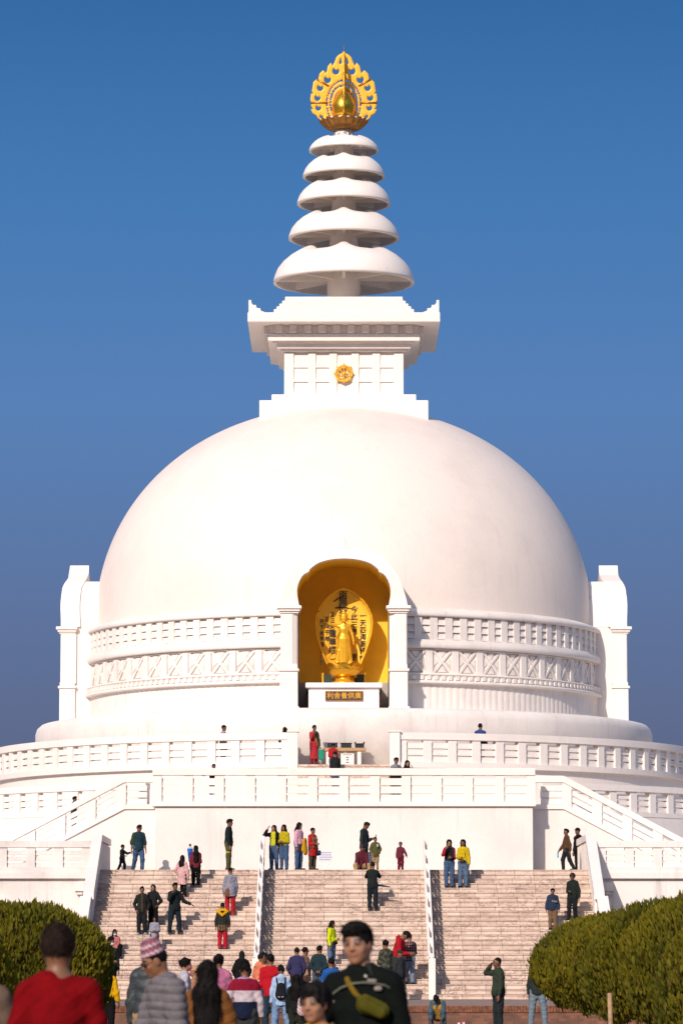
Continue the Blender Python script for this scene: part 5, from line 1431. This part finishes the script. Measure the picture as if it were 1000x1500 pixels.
# -- close to the camera ------------------------------------------------------
l, h = on(85, 1350, 20.5)
figure('man in a red sweater with black sleeve stripes seen from behind', l, 183, h, (.165, .002, .004), NAVY, ('loose', 'loose'), skin=1, hair='short', hair_col=(.016, .009, .006), vs=.0075, fat=1.04, loose=.014, folds_amp=.0085, collar=False,
    top_pattern=lambda v, c, x: (c.__setitem__((np.abs(v[:, 0]) > .17) & ((np.abs(v[:, 2] - 1.075) < .016) | (np.abs(v[:, 2] - 1.02) < .014)), (.012, .008, .01)), c)[-1])
figure('person in a taupe top cut off by the left edge of the photo', (at(-40, 1450, 22.0)[0], 22.0, -.05), 178, 1.66, (.14, .092, .065), CHAR, ('dn', 'dn'), skin=1, vs=.010, folds_amp=.005)
l, h = on(219.5, 1381, 45.0)
figure('man in a charcoal leather blazer and tan trousers seen from behind', l, 170, h, (.032, .040, .044), KHAKI, ('dn', 'loose'), skin=1, hair='short', vs=.009, hem=.53, folds_amp=.0085, top_mat=M['shiny_cloth'])
l, h = on(252, 1374, 28.7)
figure('old man in sunglasses, a patterned pink hat and grey quilted jacket', l, -62, h, (.15, .135, .145), CHAR, ('dn', 'fw'), skin=0, hair='topi', hair_col=(.26, .09, .12), vs=.0075, lean=7, head=(-12, 16), fat=1.05, loose=.024, folds_amp=.006, puff=.005, top_pattern=quilt, extras=[glasses()])
l, h = on(304, 1404.5, 34.0)
figure('woman with long loose black hair in a belted camel coat', l, 178, h, (.17, .068, .019), CHAR, ('loose', 'loose'), skin=1, hair='long', hair_len=.15, hair_w=1.15, coat=.25, top_name='coat', vs=.008, sh=.95, folds_amp=.0085, loose=.022, extras=[piece('belt', lambda F, c: F.rc(c['wst'] - c['U'] * .02, c['wst'] + c['U'] * .03, .092 * c['H'] + .032, .092 * c['H'] + .030, 0, (c['ff'], .74)), (.30, .12, .035))])

def piping(F, c):
    ch, ff, sx, U = c['chest'], c['ff'], c['sx'], c['U']
    pts = [(-.20, .055, .03), (-.165, .095, .075), (-.11, .118, .105), (-.04, .132, .125), (.03, .134, .125), (.09, .122, .115), (.145, .10, .10), (.195, .055, .065)]
    q = [ch + sx * a + ff * b + U * z for a, b, z in pts]
    for a, b in zip(q, q[1:]): F.rc(a, b, .006, .006, .002)
def marks(F, c):
    ch, ff, sx, U = c['chest'], c['ff'], c['sx'], c['U']
    F.rc(ch + sx * .06 + ff * .134 + U * .135, ch + sx * .095 + ff * .120 + U * .130, .011, .011, 0, (ff, .5)); F.rc(ch + sx * .10 + ff * .122 + U * .085, ch + sx * .118 + ff * .115 + U * .083, .015, .015, 0, (ff, .5))
    F.rc(ch - sx * .17 + ff * .085 + U * .03, ch - sx * .20 + ff * .06 - U * .01, .014, .014, 0, (ff, .5))
def tall_collar(F, c):
    nb, ff, sx, U, k = c['nb'], c['ff'], c['sx'], c['U'], c['H']
    for i in range(9):
        a = math.pi * (i / 8 * 1.6 - .8); b = math.pi * ((i + 1) / 8 * 1.6 - .8)
        if i == 8: break
        p = lambda t, r, z: nb + sx * r * math.sin(t) - ff * r * math.cos(t) + U * z
        for z in (-.012, .015, .04): F.rc(p(a, .070, z), p(b, .070, z), .014, .014, .006)
    F.rc(nb + sx * .055 + ff * .05 + U * .02, nb + sx * .075 + ff * .085 - U * .06, .02, .016, .01); F.rc(nb - sx * .055 + ff * .05 + U * .02, nb - sx * .05 + ff * .10 - U * .07, .02, .016, .01)
l, h = on(540, 1343, 22.6)
bm_, cm_ = figure('young man in a black jacket with an olive crossbody bag facing the camera', l, -10, h, (.005, .007, .006), BLACK, ('dn', ((.50, .25, -.9), (.25, .45, -.85))), skin=3, hair='short', hair_col=(.010, .008, .007), vs=.0065, fat=1.0, loose=.017, side=4.5, head=(-10, 4), folds_amp=.0085, headscale=.96,
    extras=[piece('zip', lambda F, c: F.rc(c['nb'] + c['ff'] * .10 - c['U'] * .07 + c['sx'] * .012, c['wst'] + c['ff'] * .125 + c['sx'] * .02, .006, .006, .002), (.05, .055, .05), 'shiny_cloth', .005), piece('upright_collar', tall_collar, (.016, .022, .017), vs=.006), piece('piping', piping, (.16, .17, .12), vs=.005), piece('chest_print', marks, (.30, .25, .22), vs=.005), piece('collar', lambda F, c: (F.rc(c['nb'] + c['ff'] * .062 - c['sx'] * .01 - c['U'] * .0, c['nb'] + c['ff'] * .095 + c['sx'] * .035 - c['U'] * .03, .017, .017, .004)), (.50, .44, .36), vs=.006)])
def crossbody(F, c):
    ch, ff, sx, U, P = c['chest'], c['ff'], c['sx'], c['U'], c['P']
    pts = [c['nb'] - sx * .085 + U * .012 - ff * .0, c['nb'] - sx * .085 - U * .005 + ff * .06, ch - sx * .062 + ff * .125 + U * .13, ch - sx * .03 + ff * .142 + U * .075, ch + sx * .005 + ff * .15 + U * .03]
    for a, b in zip(pts, pts[1:]): F.rc(a, b, .017, .017, .004, (ff, .45))
    A = ch + sx * .035 + ff * .155 - U * .005; Bq = ch + sx * .12 + ff * .14 - U * .045
    F.rc(A, Bq, .058, .050, .012, (ff, .55)); F.rc(A + ff * .03, Bq + ff * .03 - U * .012, .040, .034, .012, (ff, .6))
    F.rc(A + U * .05, Bq + U * .045, .012, .012, .006)
held('crossbody_bag', 'olive crossbody bag and mustard strap across the black jacket', 'bag', cm_, bm_, crossbody, lambda v, c: np.where((((v - c['chest']) @ c['U']) > .050)[:, None], (.16, .10, .010), (.07, .065, .007)), vs=.006)
l, h = on(470, 1441, 21.5)
bb_, cb_ = figure('boy in a yellow sweater and dark open jacket below the young man', l, -14, h, (.006, .008, .007), BLACK, ('dn', 'dn'), skin=3, hair='bowl', hair_col=(.010, .008, .008), vs=.006, headscale=1.10, side=2, head=(-14, 3), sh=.92, folds_amp=.006, loose=.02, top_pattern=lambda v, c, x: (c.__setitem__((np.abs((v - x['P']) @ x['sx']) < .095) & ((v - x['P']) @ x['ff'] > .02), (.55, .24, .005)), c)[-1])
held('bag_strap', 'thin black strap across the yellow sweater of the boy', 'strap', cb_, bb_, lambda F, c: (F.rc(c['shc'] + c['sx'] * .085 + c['U'] * .055 + c['ff'] * .02, c['chest'] + c['sx'] * .06 + c['ff'] * .135, .012, .012, .003), F.rc(c['chest'] + c['sx'] * .06 + c['ff'] * .135, c['wst'] + c['sx'] * .0 + c['ff'] * .14, .012, .012, .003)), (.012, .012, .012), vs=.006)
# ------------------------------------------------------------------ golden statue, its pedestal and the lettering
def txt_mesh(ch, size, thick, off=0.0):
    cu = bpy.data.curves.new('glyph', 'FONT'); cu.body = ch; cu.size = size; cu.extrude = thick; cu.align_x = 'CENTER'; cu.align_y = 'CENTER'; cu.offset = off
    o = bpy.data.objects.new('glyph', cu); COL.objects.link(o)
    dg = bpy.context.evaluated_depsgraph_get(); me = bpy.data.meshes.new_from_object(o.evaluated_get(dg))
    vs = np.zeros(len(me.vertices) * 3); me.vertices.foreach_get('co', vs); fs = [tuple(p.vertices) for p in me.polygons]
    bpy.data.objects.remove(o); bpy.data.curves.remove(cu); bpy.data.meshes.remove(me)
    return vs.reshape(-1, 3), fs
SY = 154.65                                # statue stands this far out, halo behind it
PT = root('pedestal', (0, 153.6, Z_BASE), 'pale marble pedestal with a dark name board inside the niche', 'pedestal')
g = MB(); g.box(-1.42, 1.42, 153.55, 156.9, Z_BASE + .002, 12.62); g.build('block', M['marble'], PT, bevel=.015)
g = MB(); g.box(-1.54, 1.54, 153.42, 156.9, 12.622, 12.83); g.build('top_slab', M['marble'], PT, bevel=.02)
pl = MB(); pl.box(-.72, .74, 153.50, 153.56, 12.12, 12.47); plq = pl.build('name_board', M['plaque'], PT)
g = MB()
for a in ((-.73, .75, 12.10, 12.125), (-.73, .75, 12.465, 12.49)): g.box(a[0], a[1], 153.485, 153.55, a[2], a[3])
for a in ((-.745, -.72), (.74, .765)): g.box(a[0], a[1], 153.485, 153.55, 12.10, 12.49)
g.build('frame', M['gold_dark'], plq)
g = MB()
for i, ch in enumerate('利舎養供廣'):
    v, f = txt_mesh(ch, .27, .01)
    g.add([(-.55 + i * .28 + x, 153.495 + z, 12.295 + y) for x, y, z in v], f)
g.build('lettering', M['gold_flame'], plq, fix=False)

B, J, G, q = figure('', (0, 0, 0), 0, 1.98, arms=(((.34, .05, -1), (.16, .12, -1)), ((1.0, .25, .22), (-.05, .25, 1.0))), vs=.0115, statue=True, head=(0, 4), fat=.95, headscale=1.46, legs=('wide', 'wide'), sh=1.08)
k = 1.98; P, U, ff, sx = q['P'], q['U'], q['ff'], q['sx']
# draped skirt, hair dome and long ears
B.rc(P + U * .03 * k, np.array([0, 0, .12 * k]), .086 * k, .084 * k, .03 * k, (ff, .6))
for i in range(7):
    a = (i - 3) / 3
    B.rc(P + sx * a * .075 * k - ff * 0 + ff * (.07 * (1 - a * a) + .005) * k, np.array([a * .088 * k, -(.06 * (1 - a * a) + .01) * k, .04 * k]), .012 * k, .017 * k, .010 * k)
for s in (-1, 1):
    B.rc(P + sx * s * .08 * k + U * .02 * k, np.array([s * .135 * k, 0, .05 * k]), .022 * k, .026 * k, .02 * k); B.rc(G(s * .33, -.02, .05), G(s * .34, 0, -.36), .07 * q['hh'], .05 * q['hh'], .01)
B.el(G(0, -.06, .22), np.array([.37, .43, .36]) * q['hh'], .02); B.el(G(0, -.08, .58), np.array([.20, .22, .14]) * q['hh'], .03)
v, f = B.mesh()
v = v * np.array([1.13, 1.05, 1]) + np.array([0, SY, 13.66])
STT = mesh_obj('statue', v - np.array([0, SY, 12.83]), f, np.ones(3), M['statue'])
STT.location = (0, SY, 12.83)
tag(STT, 'golden child Buddha statue with one arm raised before a leaf shaped halo', 'statue')
_INV[STT.name] = Matrix.Translation((0, SY, 12.83)).inverted()
g = MB(); g.revolve([(.001, 12.835), (.50, 12.835), (.52, 12.90), (.44, 12.95), (.30, 13.02), (.26, 13.12), (.34, 13.18), (.001, 13.18)], 48, (0, SY - .0)); g.build('base', M['statue'], STT)
g = MB(); n, m = 160, 12
for i in range(n):
    a = 2 * math.pi * i / n; lob = abs(math.cos(a * 4))
    for j in range(m):
        fj = j / (m - 1); r = .28 + .50 * fj ** .55 + .06 * fj * (lob ** .5 - .5); z = 13.14 + .42 * fj ** 1.3 + .20 * fj ** 2 * (lob ** .7 - .35)
        g.v.append((r * 1.02 * math.sin(a), SY - r * .9 * math.cos(a), z))
for i in range(n):
    j = (i + 1) % n
    for p_ in range(m - 1): g.f.append((i * m + p_, j * m + p_, j * m + p_ + 1, i * m + p_ + 1)); g.sm.append(True)
k0 = len(g.v); g.v.append((0, SY, 13.62))
for i in range(n): g.f.append((i * m + 8, ((i + 1) % n) * m + 8, k0)); g.sm.append(True)
g.build('lotus_bowl', M['gold'], STT, fix=False)
# halo: a thick leaf shaped shield, slightly dished, rim standing proud
HY = 155.27
def hw_(t):                               # half width of the leaf at height fraction t
    return 1.19 * math.sin(math.pi * min(1, .19 + .81 * t) ** 1.0 * 1.0) ** .80 if t < 1 else 0
HB, HT = 13.15, 16.86
LEAF_PTS = [(.44, 13.15), (.62, 13.60), (.815, 14.05), (.99, 14.55), (1.11, 14.98), (1.155, 15.40), (1.12, 15.70), (1.05, 15.86), (.91, 16.14), (.76, 16.33), (.58, 16.51), (.42, 16.63), (.22, 16.75), (.001, 16.82)]
HB, HT = 13.15, 16.82
def leaf_w(z):
    for (w0, z0), (w1, z1) in zip(LEAF_PTS, LEAF_PTS[1:]):
        if z <= z1: return w0 + (w1 - w0) * max(0, (z - z0) / (z1 - z0))
    return .001
nn = 52
outl = [(leaf_w(HB + (HT - HB) * i / nn), HB + (HT - HB) * i / nn) for i in range(nn + 1)]
g = MB()
rows = 9
for side in (0, 1):
    for i, (w_, z) in enumerate(outl):
        for j in range(-rows, rows + 1):
            u = j / rows; t = i / nn
            edge = max(abs(u), abs(2 * t - 1) ** 3)
            d = .10 * (1 - edge ** 2) if side == 0 else -.10
            rim = -.045 if side == 0 and edge > .93 else 0
            g.v.append((u * w_, HY + d * (1 if side == 0 else -1) + rim * 1.0 - (.0 if side == 0 else 0), z))
W = 2 * rows + 1; tot = (nn + 1) * W
for side in (0, 1):
    for i in range(nn):
        for j in range(W - 1):
            a = side * tot + i * W + j; g.f.append((a, a + 1, a + W + 1, a + W)); g.sm.append(True)
for i in range(nn):
    for j in (0, W - 1): a = i * W + j; g.f.append((a, a + W, tot + a + W, tot + a)); g.sm.append(True)
for j in range(W - 1): g.f.append((j, j + 1, tot + j + 1, tot + j)); g.sm.append(False)
HALO = g.build('halo', M['halo'], STT)
g = MB(); pts = [(w_, z) for w_, z in outl]
ring_pts = [(w_, HY - .05, z) for w_, z in pts] + [(-w_, HY - .05, z) for w_, z in pts[::-1][1:]]
g.tube(ring_pts, .055, 8); g.build('halo_rim', M['statue'], STT)
# brush lettering in upright columns
def column(text, x, z0, size, pitch, slant=0.0):
    for i, ch in enumerate(text):
        v, f = txt_mesh(ch, size * .94, .012, .002)
        zc = z0 - i * pitch; xc = x + slant * i * pitch
        t = (zc - HB) / (HT - HB); w_ = max(.3, leaf_w(zc))
        u = min(1, abs(xc) / w_); d = .10 * (1 - max(u, abs(2 * t - 1) ** 3) ** 2)
        letters.add([(xc + px_ * 1.0 + .08 * py_ * 0, HY + d - .022 + pz_, zc + py_) for px_, py_, pz_ in v], f)
letters = MB()
column('南無妙法', -.03, 16.55, .40, .30); column('蓮華經', -.47, 14.95, .34, .33); column('經', .40, 14.0, .30, .3)
column('今此三界', .42, 15.95, .32, .31); column('一天四海皆帰', .78, 15.68, .30, .285); column('妙法', .70, 14.0, .16, .16)
column('立正安国', -.48, 15.75, .24, .24); column('正法千年', -.68, 15.55, .24, .27); column('天下太平国土', -.90, 15.45, .22, .235)
column('沙門', -.86, 14.05, .26, .28)
for pts in ([(-.42, 16.28), (-.22, 16.42), (.02, 16.50)], [(-.36, 16.02), (0, 16.06), (.30, 16.0)], [(-.45, 14.18), (-.62, 13.98), (-.50, 13.90), (-.28, 13.98)], [(.16, 14.2), (.34, 13.95), (.52, 13.78)], [(.1, 15.62), (.26, 15.56)], [(.62, 14.75), (.72, 14.6), (.98, 14.62)]):
    letters.tube([(x, HY + .055, z) for x, z in pts], [.022] * (len(pts) - 1) + [.008], 5)
letters.build('lettering', M['ink'], HALO, fix=False)
g = MB()
for s in (-1, 1): g.box(s * .62 - .20, s * .62 + .20, HY + .02, HY + .12, 12.835, 13.30)
g.build('back_panel', M['dark_green'], STT)
g = MB()
for s in (-1, 1): g.box(s * .86 - .04, s * .86 + .04, HY - .03, HY + .14, 12.832, 13.36)
g.build('support', M['statue'], STT)

# ------------------------------------------------------------------ table with boxes on the upper terrace, notices
t = root('table', (.06, 151.0, Z_UP), 'low wooden topped table with white legs against the drum of the stupa', 'table')
g = MB(); g.box(-.76, .87, 150.85, 151.35, 9.93, 10.06); g.build('tabletop', M['wood'], t, bevel=.01)
for x0, x1 in ((.53, .68), (-.70, -.56)):
    g = MB(); g.box(x0, x1, 150.9, 151.3, Z_UP + .002, 9.928); g.build('leg', M['white'], t, bevel=.008)
for (x, w_, hh_, lab, mt) in ((.09, .42, .20, 'low black box in the middle of the wooden table', 'black_box'), (.62, .36, .18, 'black box with raised corners at the right end of the wooden table', 'black_box'), (-.45, .40, .22, 'dark grey crate at the left end of the wooden table', 'black_box')):
    o = root('box', (x, 151.05, 10.062), lab, 'box', 'boxes on the table')
    g = MB(); g.box(x - w_ / 2, x + w_ / 2, 150.95, 151.25, 10.062, 10.062 + hh_ * .85); g.build('body', M[mt], o, bevel=.012)
    g = MB(); g.box(x - w_ / 2 - .02, x + w_ / 2 + .02, 150.93, 151.27, 10.062 + hh_ * .85 + .001, 10.062 + hh_); 
    if 'raised' in lab:
        for s in (-1, 1): g.box(x + s * (w_ / 2 - .01) - .03, x + s * (w_ / 2 - .01) + .03, 150.94, 151.0, 10.062 + hh_, 10.062 + hh_ + .06)
    g.build('lid', M['print'] if 'crate' in lab else M[mt], o, bevel=.006)
def notice(name, x0, x1, z0, z1, Y, legs, label, cat, rows_):
    o = root(name, ((x0 + x1) / 2, Y, legs), label, cat)
    g = MB(); g.box(x0, x1, Y, Y + .03, z0, z1); bd = g.build('board', M['sign'], o, bevel=.004)
    g = MB()
    for e in (x0, x1): g.box(e - .02, e + .02, Y - .006, Y + .036, legs, z1 + .02)
    g.build('post', M['white'], o)
    g = MB(); r_ = random.Random(len(label))
    for i in range(rows_):
        zc = z1 - (z1 - z0) * (i + .6) / (rows_ + .3); x = x0 + .05
        while x < x1 - .09:
            w_ = r_.uniform(.03, .10); g.box(x, min(x + w_, x1 - .04), Y - .004, Y + .002, zc - .012, zc + .012); x += w_ + .025
    g.build('print', M['print'], bd)
Ys = 143.4; z_ = Z_LAND
a, b_ = at(466, 1247, Ys), at(487.5, 1257, Ys)
notice('notice_board', a[0], b_[0], z_ + .42, z_ + .78, Ys, z_, 'small pale notice board behind the woman with the brown shawl', 'notice board', 4)
a, b_ = at(518, 1247, Ys), at(541, 1257, Ys)
notice('notice_board', a[0] + .02, b_[0] + .28, z_ + .32, z_ + .76, Ys + .1, z_, 'pale notice board behind the seated man and the olive parka', 'notice board', 5)
o = root('sign', (.12, 150.86, Z_UP), 'white sign with dark figures leaning under the wooden table', 'sign')
g = MB(); g.box(-.12, .40, 150.80, 150.83, Z_UP + .002, 9.83); bd = g.build('board', M['white'], o)
g = MB()
for i in range(3):
    g = MB(); g.box(.09, .19, 150.795, 150.802, 9.46 + i * .10, 9.50 + i * .10); g.build('print', M['black_box'], bd)
g = MB(); g.box(-.05, .32, 150.795, 150.802, 9.77, 9.79); g.build('print', M['black_box'], bd)
# small red and white pouch left by the brick wall
F = Field(.012); F.rc((-.09, 0, .06), (.09, 0, .05), .065, .055, .02); F.rc((.0, 0, .10), (.06, 0, .12), .03, .02, .02)
v, f = F.mesh(); o = mesh_obj('pouch', v, f, np.where((np.sin(v[:, 0] * 45) > .2)[:, None], (.6, .5, .5), (.40, .03, .05)), M['cloth'])
xx = at(677, 1490, 106.5)[0]; o.location = (xx, 106.5, ground_z(106.5)); tag(o, 'small red and white pouch lying before the brick wall', 'pouch')

# ------------------------------------------------------------------ clipped round thuja trees lining the path
def leaf_mat():
    m, nt, b = new_mat('thuja_leaves')
    oi = N(nt, 'ShaderNodeVertexColor', layer_name='Col')
    nt.links.new(oi.outputs['Color'], b.inputs['Base Color']); b.inputs['Roughness'].default_value = .75; b.inputs['Specular IOR Level'].default_value = .25
    tr = N(nt, 'ShaderNodeBsdfTranslucent'); nt.links.new(oi.outputs['Color'], tr.inputs['Color'])
    mx = N(nt, 'ShaderNodeMixShader', inp={0: .3}); nt.links.new(b.outputs[0], mx.inputs[1]); nt.links.new(tr.outputs[0], mx.inputs[2])
    nt.links.new(mx.outputs[0], nt.nodes['Material Output'].inputs[0])
    return m
LEAF = leaf_mat()
def thuja(seed, rad, zc, rz, nspray=46000):
    rg = np.random.default_rng(seed)
    # lumpy clipped ellipsoid: sprays stand upright near the surface, the core stays dark and open
    lump = [(nrm(rg.normal(size=3)), rg.uniform(.25, .5), rg.uniform(-.10, .09)) for _ in range(38)]
    def R_(d):
        s = np.ones(len(d))
        for c, w_, a in lump: s = s + a * np.exp(-((1 - d @ c) / (w_ * w_ * .5)))
        return s
    d = rg.normal(size=(nspray, 3)); d /= np.linalg.norm(d, axis=1)[:, None]; d = d[d[:, 2] > -.68]
    n = len(d)
    depth = 1 - .16 * rg.random(n) ** 1.5
    depth[rg.random(n) < .07] += .03
    depth[rg.random(n) < .16] *= .84
    # upright tufts standing a little proud of the clipped outline
    ntf = 110; td = rg.normal(size=(ntf, 3)); td[:, 2] = np.abs(td[:, 2]) * .9 - .15; td /= np.linalg.norm(td, axis=1)[:, None]
    pick = rg.random(n) < .20; near = np.argmax(d @ td.T, 1)
    t_ = rg.random(n) ** 1.4
    c = d * (R_(d) * depth)[:, None] * np.array([rad, rad, rz])
    tc = td[near] * (R_(td[near]) * .97)[:, None] * np.array([rad, rad, rz]) + np.stack([rg.normal(0, .055, n) * (1.05 - t_), rg.normal(0, .055, n) * (1.05 - t_), t_ * .15 - .05], 1)
    c = np.where(pick[:, None], tc, c); c[:, 2] += zc
    h = rg.uniform(.06, .14, n); h[rg.random(n) < .04] *= 2.0; w = rg.uniform(.010, .026, n)
    up = np.stack([d[:, 0] * .35 + rg.normal(0, .16, n), d[:, 1] * .35 + rg.normal(0, .16, n), np.full(n, 1.0)], 1); up /= np.linalg.norm(up, axis=1)[:, None]
    az = rg.uniform(0, 2 * math.pi, n); sd = np.stack([np.cos(az), np.sin(az), np.zeros(n)], 1)
    base = c - up * (h * .5)[:, None]
    prof = [(0, .25), (.35, 1.0), (.7, .75)]
    rows = []
    for t, wf in prof:
        m_ = base + up * (h * t)[:, None]; jit = (w * wf)[:, None] * sd
        rows += [m_ - jit, m_ + jit]
    tip = base + up * h[:, None]
    V = np.stack(rows + [tip], 1).reshape(-1, 3)
    q = np.array([[0, 1, 3, 2], [2, 3, 5, 4]]); tri = np.array([4, 5, 6])
    I = (np.arange(n) * 7)[:, None, None]
    Q = (I + q[None]).reshape(-1, 4); T = (np.arange(n) * 7)[:, None] + tri[None]
    # dense dark inner twigs: a lumpy core that keeps the light out
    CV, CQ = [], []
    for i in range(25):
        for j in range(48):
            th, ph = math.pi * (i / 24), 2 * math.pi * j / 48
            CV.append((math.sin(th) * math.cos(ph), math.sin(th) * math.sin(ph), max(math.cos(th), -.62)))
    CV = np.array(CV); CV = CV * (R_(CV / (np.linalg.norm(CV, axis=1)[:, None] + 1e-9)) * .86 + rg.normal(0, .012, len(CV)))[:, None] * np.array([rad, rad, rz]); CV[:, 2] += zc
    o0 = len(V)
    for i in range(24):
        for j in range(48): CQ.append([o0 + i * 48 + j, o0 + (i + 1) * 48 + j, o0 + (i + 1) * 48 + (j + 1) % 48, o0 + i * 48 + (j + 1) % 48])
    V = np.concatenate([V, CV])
    me = bpy.data.meshes.new('crown'); me.from_pydata(V.tolist(), [], Q.tolist() + T.tolist() + CQ)
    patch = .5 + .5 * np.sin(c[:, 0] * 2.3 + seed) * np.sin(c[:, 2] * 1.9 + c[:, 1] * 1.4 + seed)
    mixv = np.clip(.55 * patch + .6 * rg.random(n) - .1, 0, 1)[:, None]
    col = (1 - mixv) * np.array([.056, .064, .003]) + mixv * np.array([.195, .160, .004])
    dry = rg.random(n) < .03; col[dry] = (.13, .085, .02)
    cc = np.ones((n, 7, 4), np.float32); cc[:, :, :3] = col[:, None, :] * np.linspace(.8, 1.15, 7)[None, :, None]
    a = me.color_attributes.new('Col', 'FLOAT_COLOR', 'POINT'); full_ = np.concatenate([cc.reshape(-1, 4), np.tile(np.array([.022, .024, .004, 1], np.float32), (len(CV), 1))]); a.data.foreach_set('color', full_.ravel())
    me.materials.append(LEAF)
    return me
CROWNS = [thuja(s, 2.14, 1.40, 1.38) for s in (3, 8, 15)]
g = MB()
def trunk_mesh(seed):
    r_ = random.Random(seed); g = MB()
    g.tube([(0, 0, -.1), (.02, .01, .3), (0, .02, .8), (.01, 0, 1.6)], [.11, .085, .08, .04], 10)
    for k_ in range(9):
        a = 2 * math.pi * k_ / 9 + r_.uniform(-.2, .2); z0 = .35 + .1 * (k_ % 4); L_ = r_.uniform(1.1, 1.7)
        g.tube([(0, 0, z0), (math.sin(a) * L_ * .5, math.cos(a) * L_ * .5, z0 + .45), (math.sin(a) * L_, math.cos(a) * L_, z0 + 1.2)], [.04, .028, .01], 6)
    return g
tb = trunk_mesh(4)
def place_tree(x, y, rot_, k_, label, sc=1.0):
    r_ = root('clipped_tree', (x, y, ground_z(y)), label, 'tree', 'clipped round trees beside the path')
    r_.rotation_euler = (0, 0, rot_); r_.scale = (sc, sc, sc)
    o = bpy.data.objects.new('crown', CROWNS[k_ % 3]); _link0(o, r_)
    o = tb.build('trunk', M['bark']); o.parent = r_
    return r_
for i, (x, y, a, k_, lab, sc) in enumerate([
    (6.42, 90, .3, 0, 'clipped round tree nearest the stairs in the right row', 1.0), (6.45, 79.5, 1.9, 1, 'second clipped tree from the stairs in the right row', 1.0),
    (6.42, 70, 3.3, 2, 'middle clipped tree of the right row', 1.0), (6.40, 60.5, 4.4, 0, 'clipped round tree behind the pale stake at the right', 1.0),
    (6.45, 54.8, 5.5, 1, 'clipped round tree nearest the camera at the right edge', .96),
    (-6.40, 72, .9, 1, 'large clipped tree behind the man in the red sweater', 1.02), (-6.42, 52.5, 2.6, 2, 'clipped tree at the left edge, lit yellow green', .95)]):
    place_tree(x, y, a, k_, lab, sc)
t = root('stake', (4.18, 60.0, ground_z(60)), 'slim weathered wooden stake beside the right trees', 'stake')
x0 = at(893, 1470, 58.0)[0]
t.location = (x0, 58.0, ground_z(58)); _INV[t.name] = Matrix.Translation(t.location).inverted()
g = MB(); g.tube([(x0, 58, -.06), (x0 + .01, 58, .5), (x0 - .005, 58.0, 1.06)], [.042, .038, .034], 10); g.build('pole', M['stake'], t)
# ------------------------------------------------------------------ light, sky, camera
SUN_AZ, SUN_EL = 24.0, 30.0
sd = Vector((-math.sin(R(SUN_AZ)) * math.cos(R(SUN_EL)), -math.cos(R(SUN_AZ)) * math.cos(R(SUN_EL)), math.sin(R(SUN_EL))))
L = bpy.data.lights.new('sun', 'SUN'); L.energy = 3.8; L.angle = R(.53); L.color = (1.0, .86, .765)
lo = bpy.data.objects.new('sun', L); lo.rotation_euler = sd.to_track_quat('Z', 'Y').to_euler(); lo.location = (-60, -40, 80); COL.objects.link(lo)

w = bpy.data.worlds.new('World'); SC.world = w; w.use_nodes = True
nt = w.node_tree; bg = nt.nodes['Background']
sky = N(nt, 'ShaderNodeTexSky', sky_type='NISHITA', sun_disc=False, sun_elevation=R(SUN_EL), sun_rotation=R(180 + SUN_AZ), altitude=100, air_density=1.0, dust_density=1.6, ozone_density=1.2)
g = N(nt, 'ShaderNodeTexCoord'); sp = N(nt, 'ShaderNodeSeparateXYZ'); nt.links.new(g.outputs['Generated'], sp.inputs[0])
# the clear deep blue band of sky low over the stupa
STR = .15
low = ramp(nt, sp.outputs['Z'], [(0.0, (.125, .132, .20)), (.045, (.115, .134, .232)), (.085, (.113, .170, .325)), (.145, (.098, .220, .475)), (.20, (.060, .195, .46)), (.26, (.030, .135, .36))])
sc = N(nt, 'ShaderNodeVectorMath', operation='SCALE'); nt.links.new(low, sc.inputs[0]); sc.inputs['Scale'].default_value = 1 / STR / 2 ** .24
f = N(nt, 'ShaderNodeMapRange', interpolation_type='SMOOTHSTEP', inp={1: .26, 2: .5}); nt.links.new(sp.outputs['Z'], f.inputs[0])
nt.links.new(mixc(nt, f.outputs[0], sc.outputs[0], sky.outputs[0]), bg.inputs[0]); bg.inputs[1].default_value = STR

cam = bpy.data.cameras.new('camera'); cam.sensor_fit = 'HORIZONTAL'; cam.sensor_width = 24.0; cam.lens = F_PX * 24 / 1000
cam.clip_start = .5; cam.clip_end = 5000
cam.dof.use_dof = True; cam.dof.focus_distance = 142; cam.dof.aperture_fstop = 6.0
co = bpy.data.objects.new('camera', cam); co.location = (0, 0, CAM_H)
co.rotation_euler = (R(90) + PITCH, 0, math.atan((AXIS_X - 500) / F_PX)); COL.objects.link(co); SC.camera = co
SC.view_settings.view_transform = 'Standard'; SC.view_settings.look = 'None'; SC.view_settings.exposure = 0.24; SC.view_settings.gamma = 1.0
SC.render.resolution_x, SC.render.resolution_y = 682, 1024
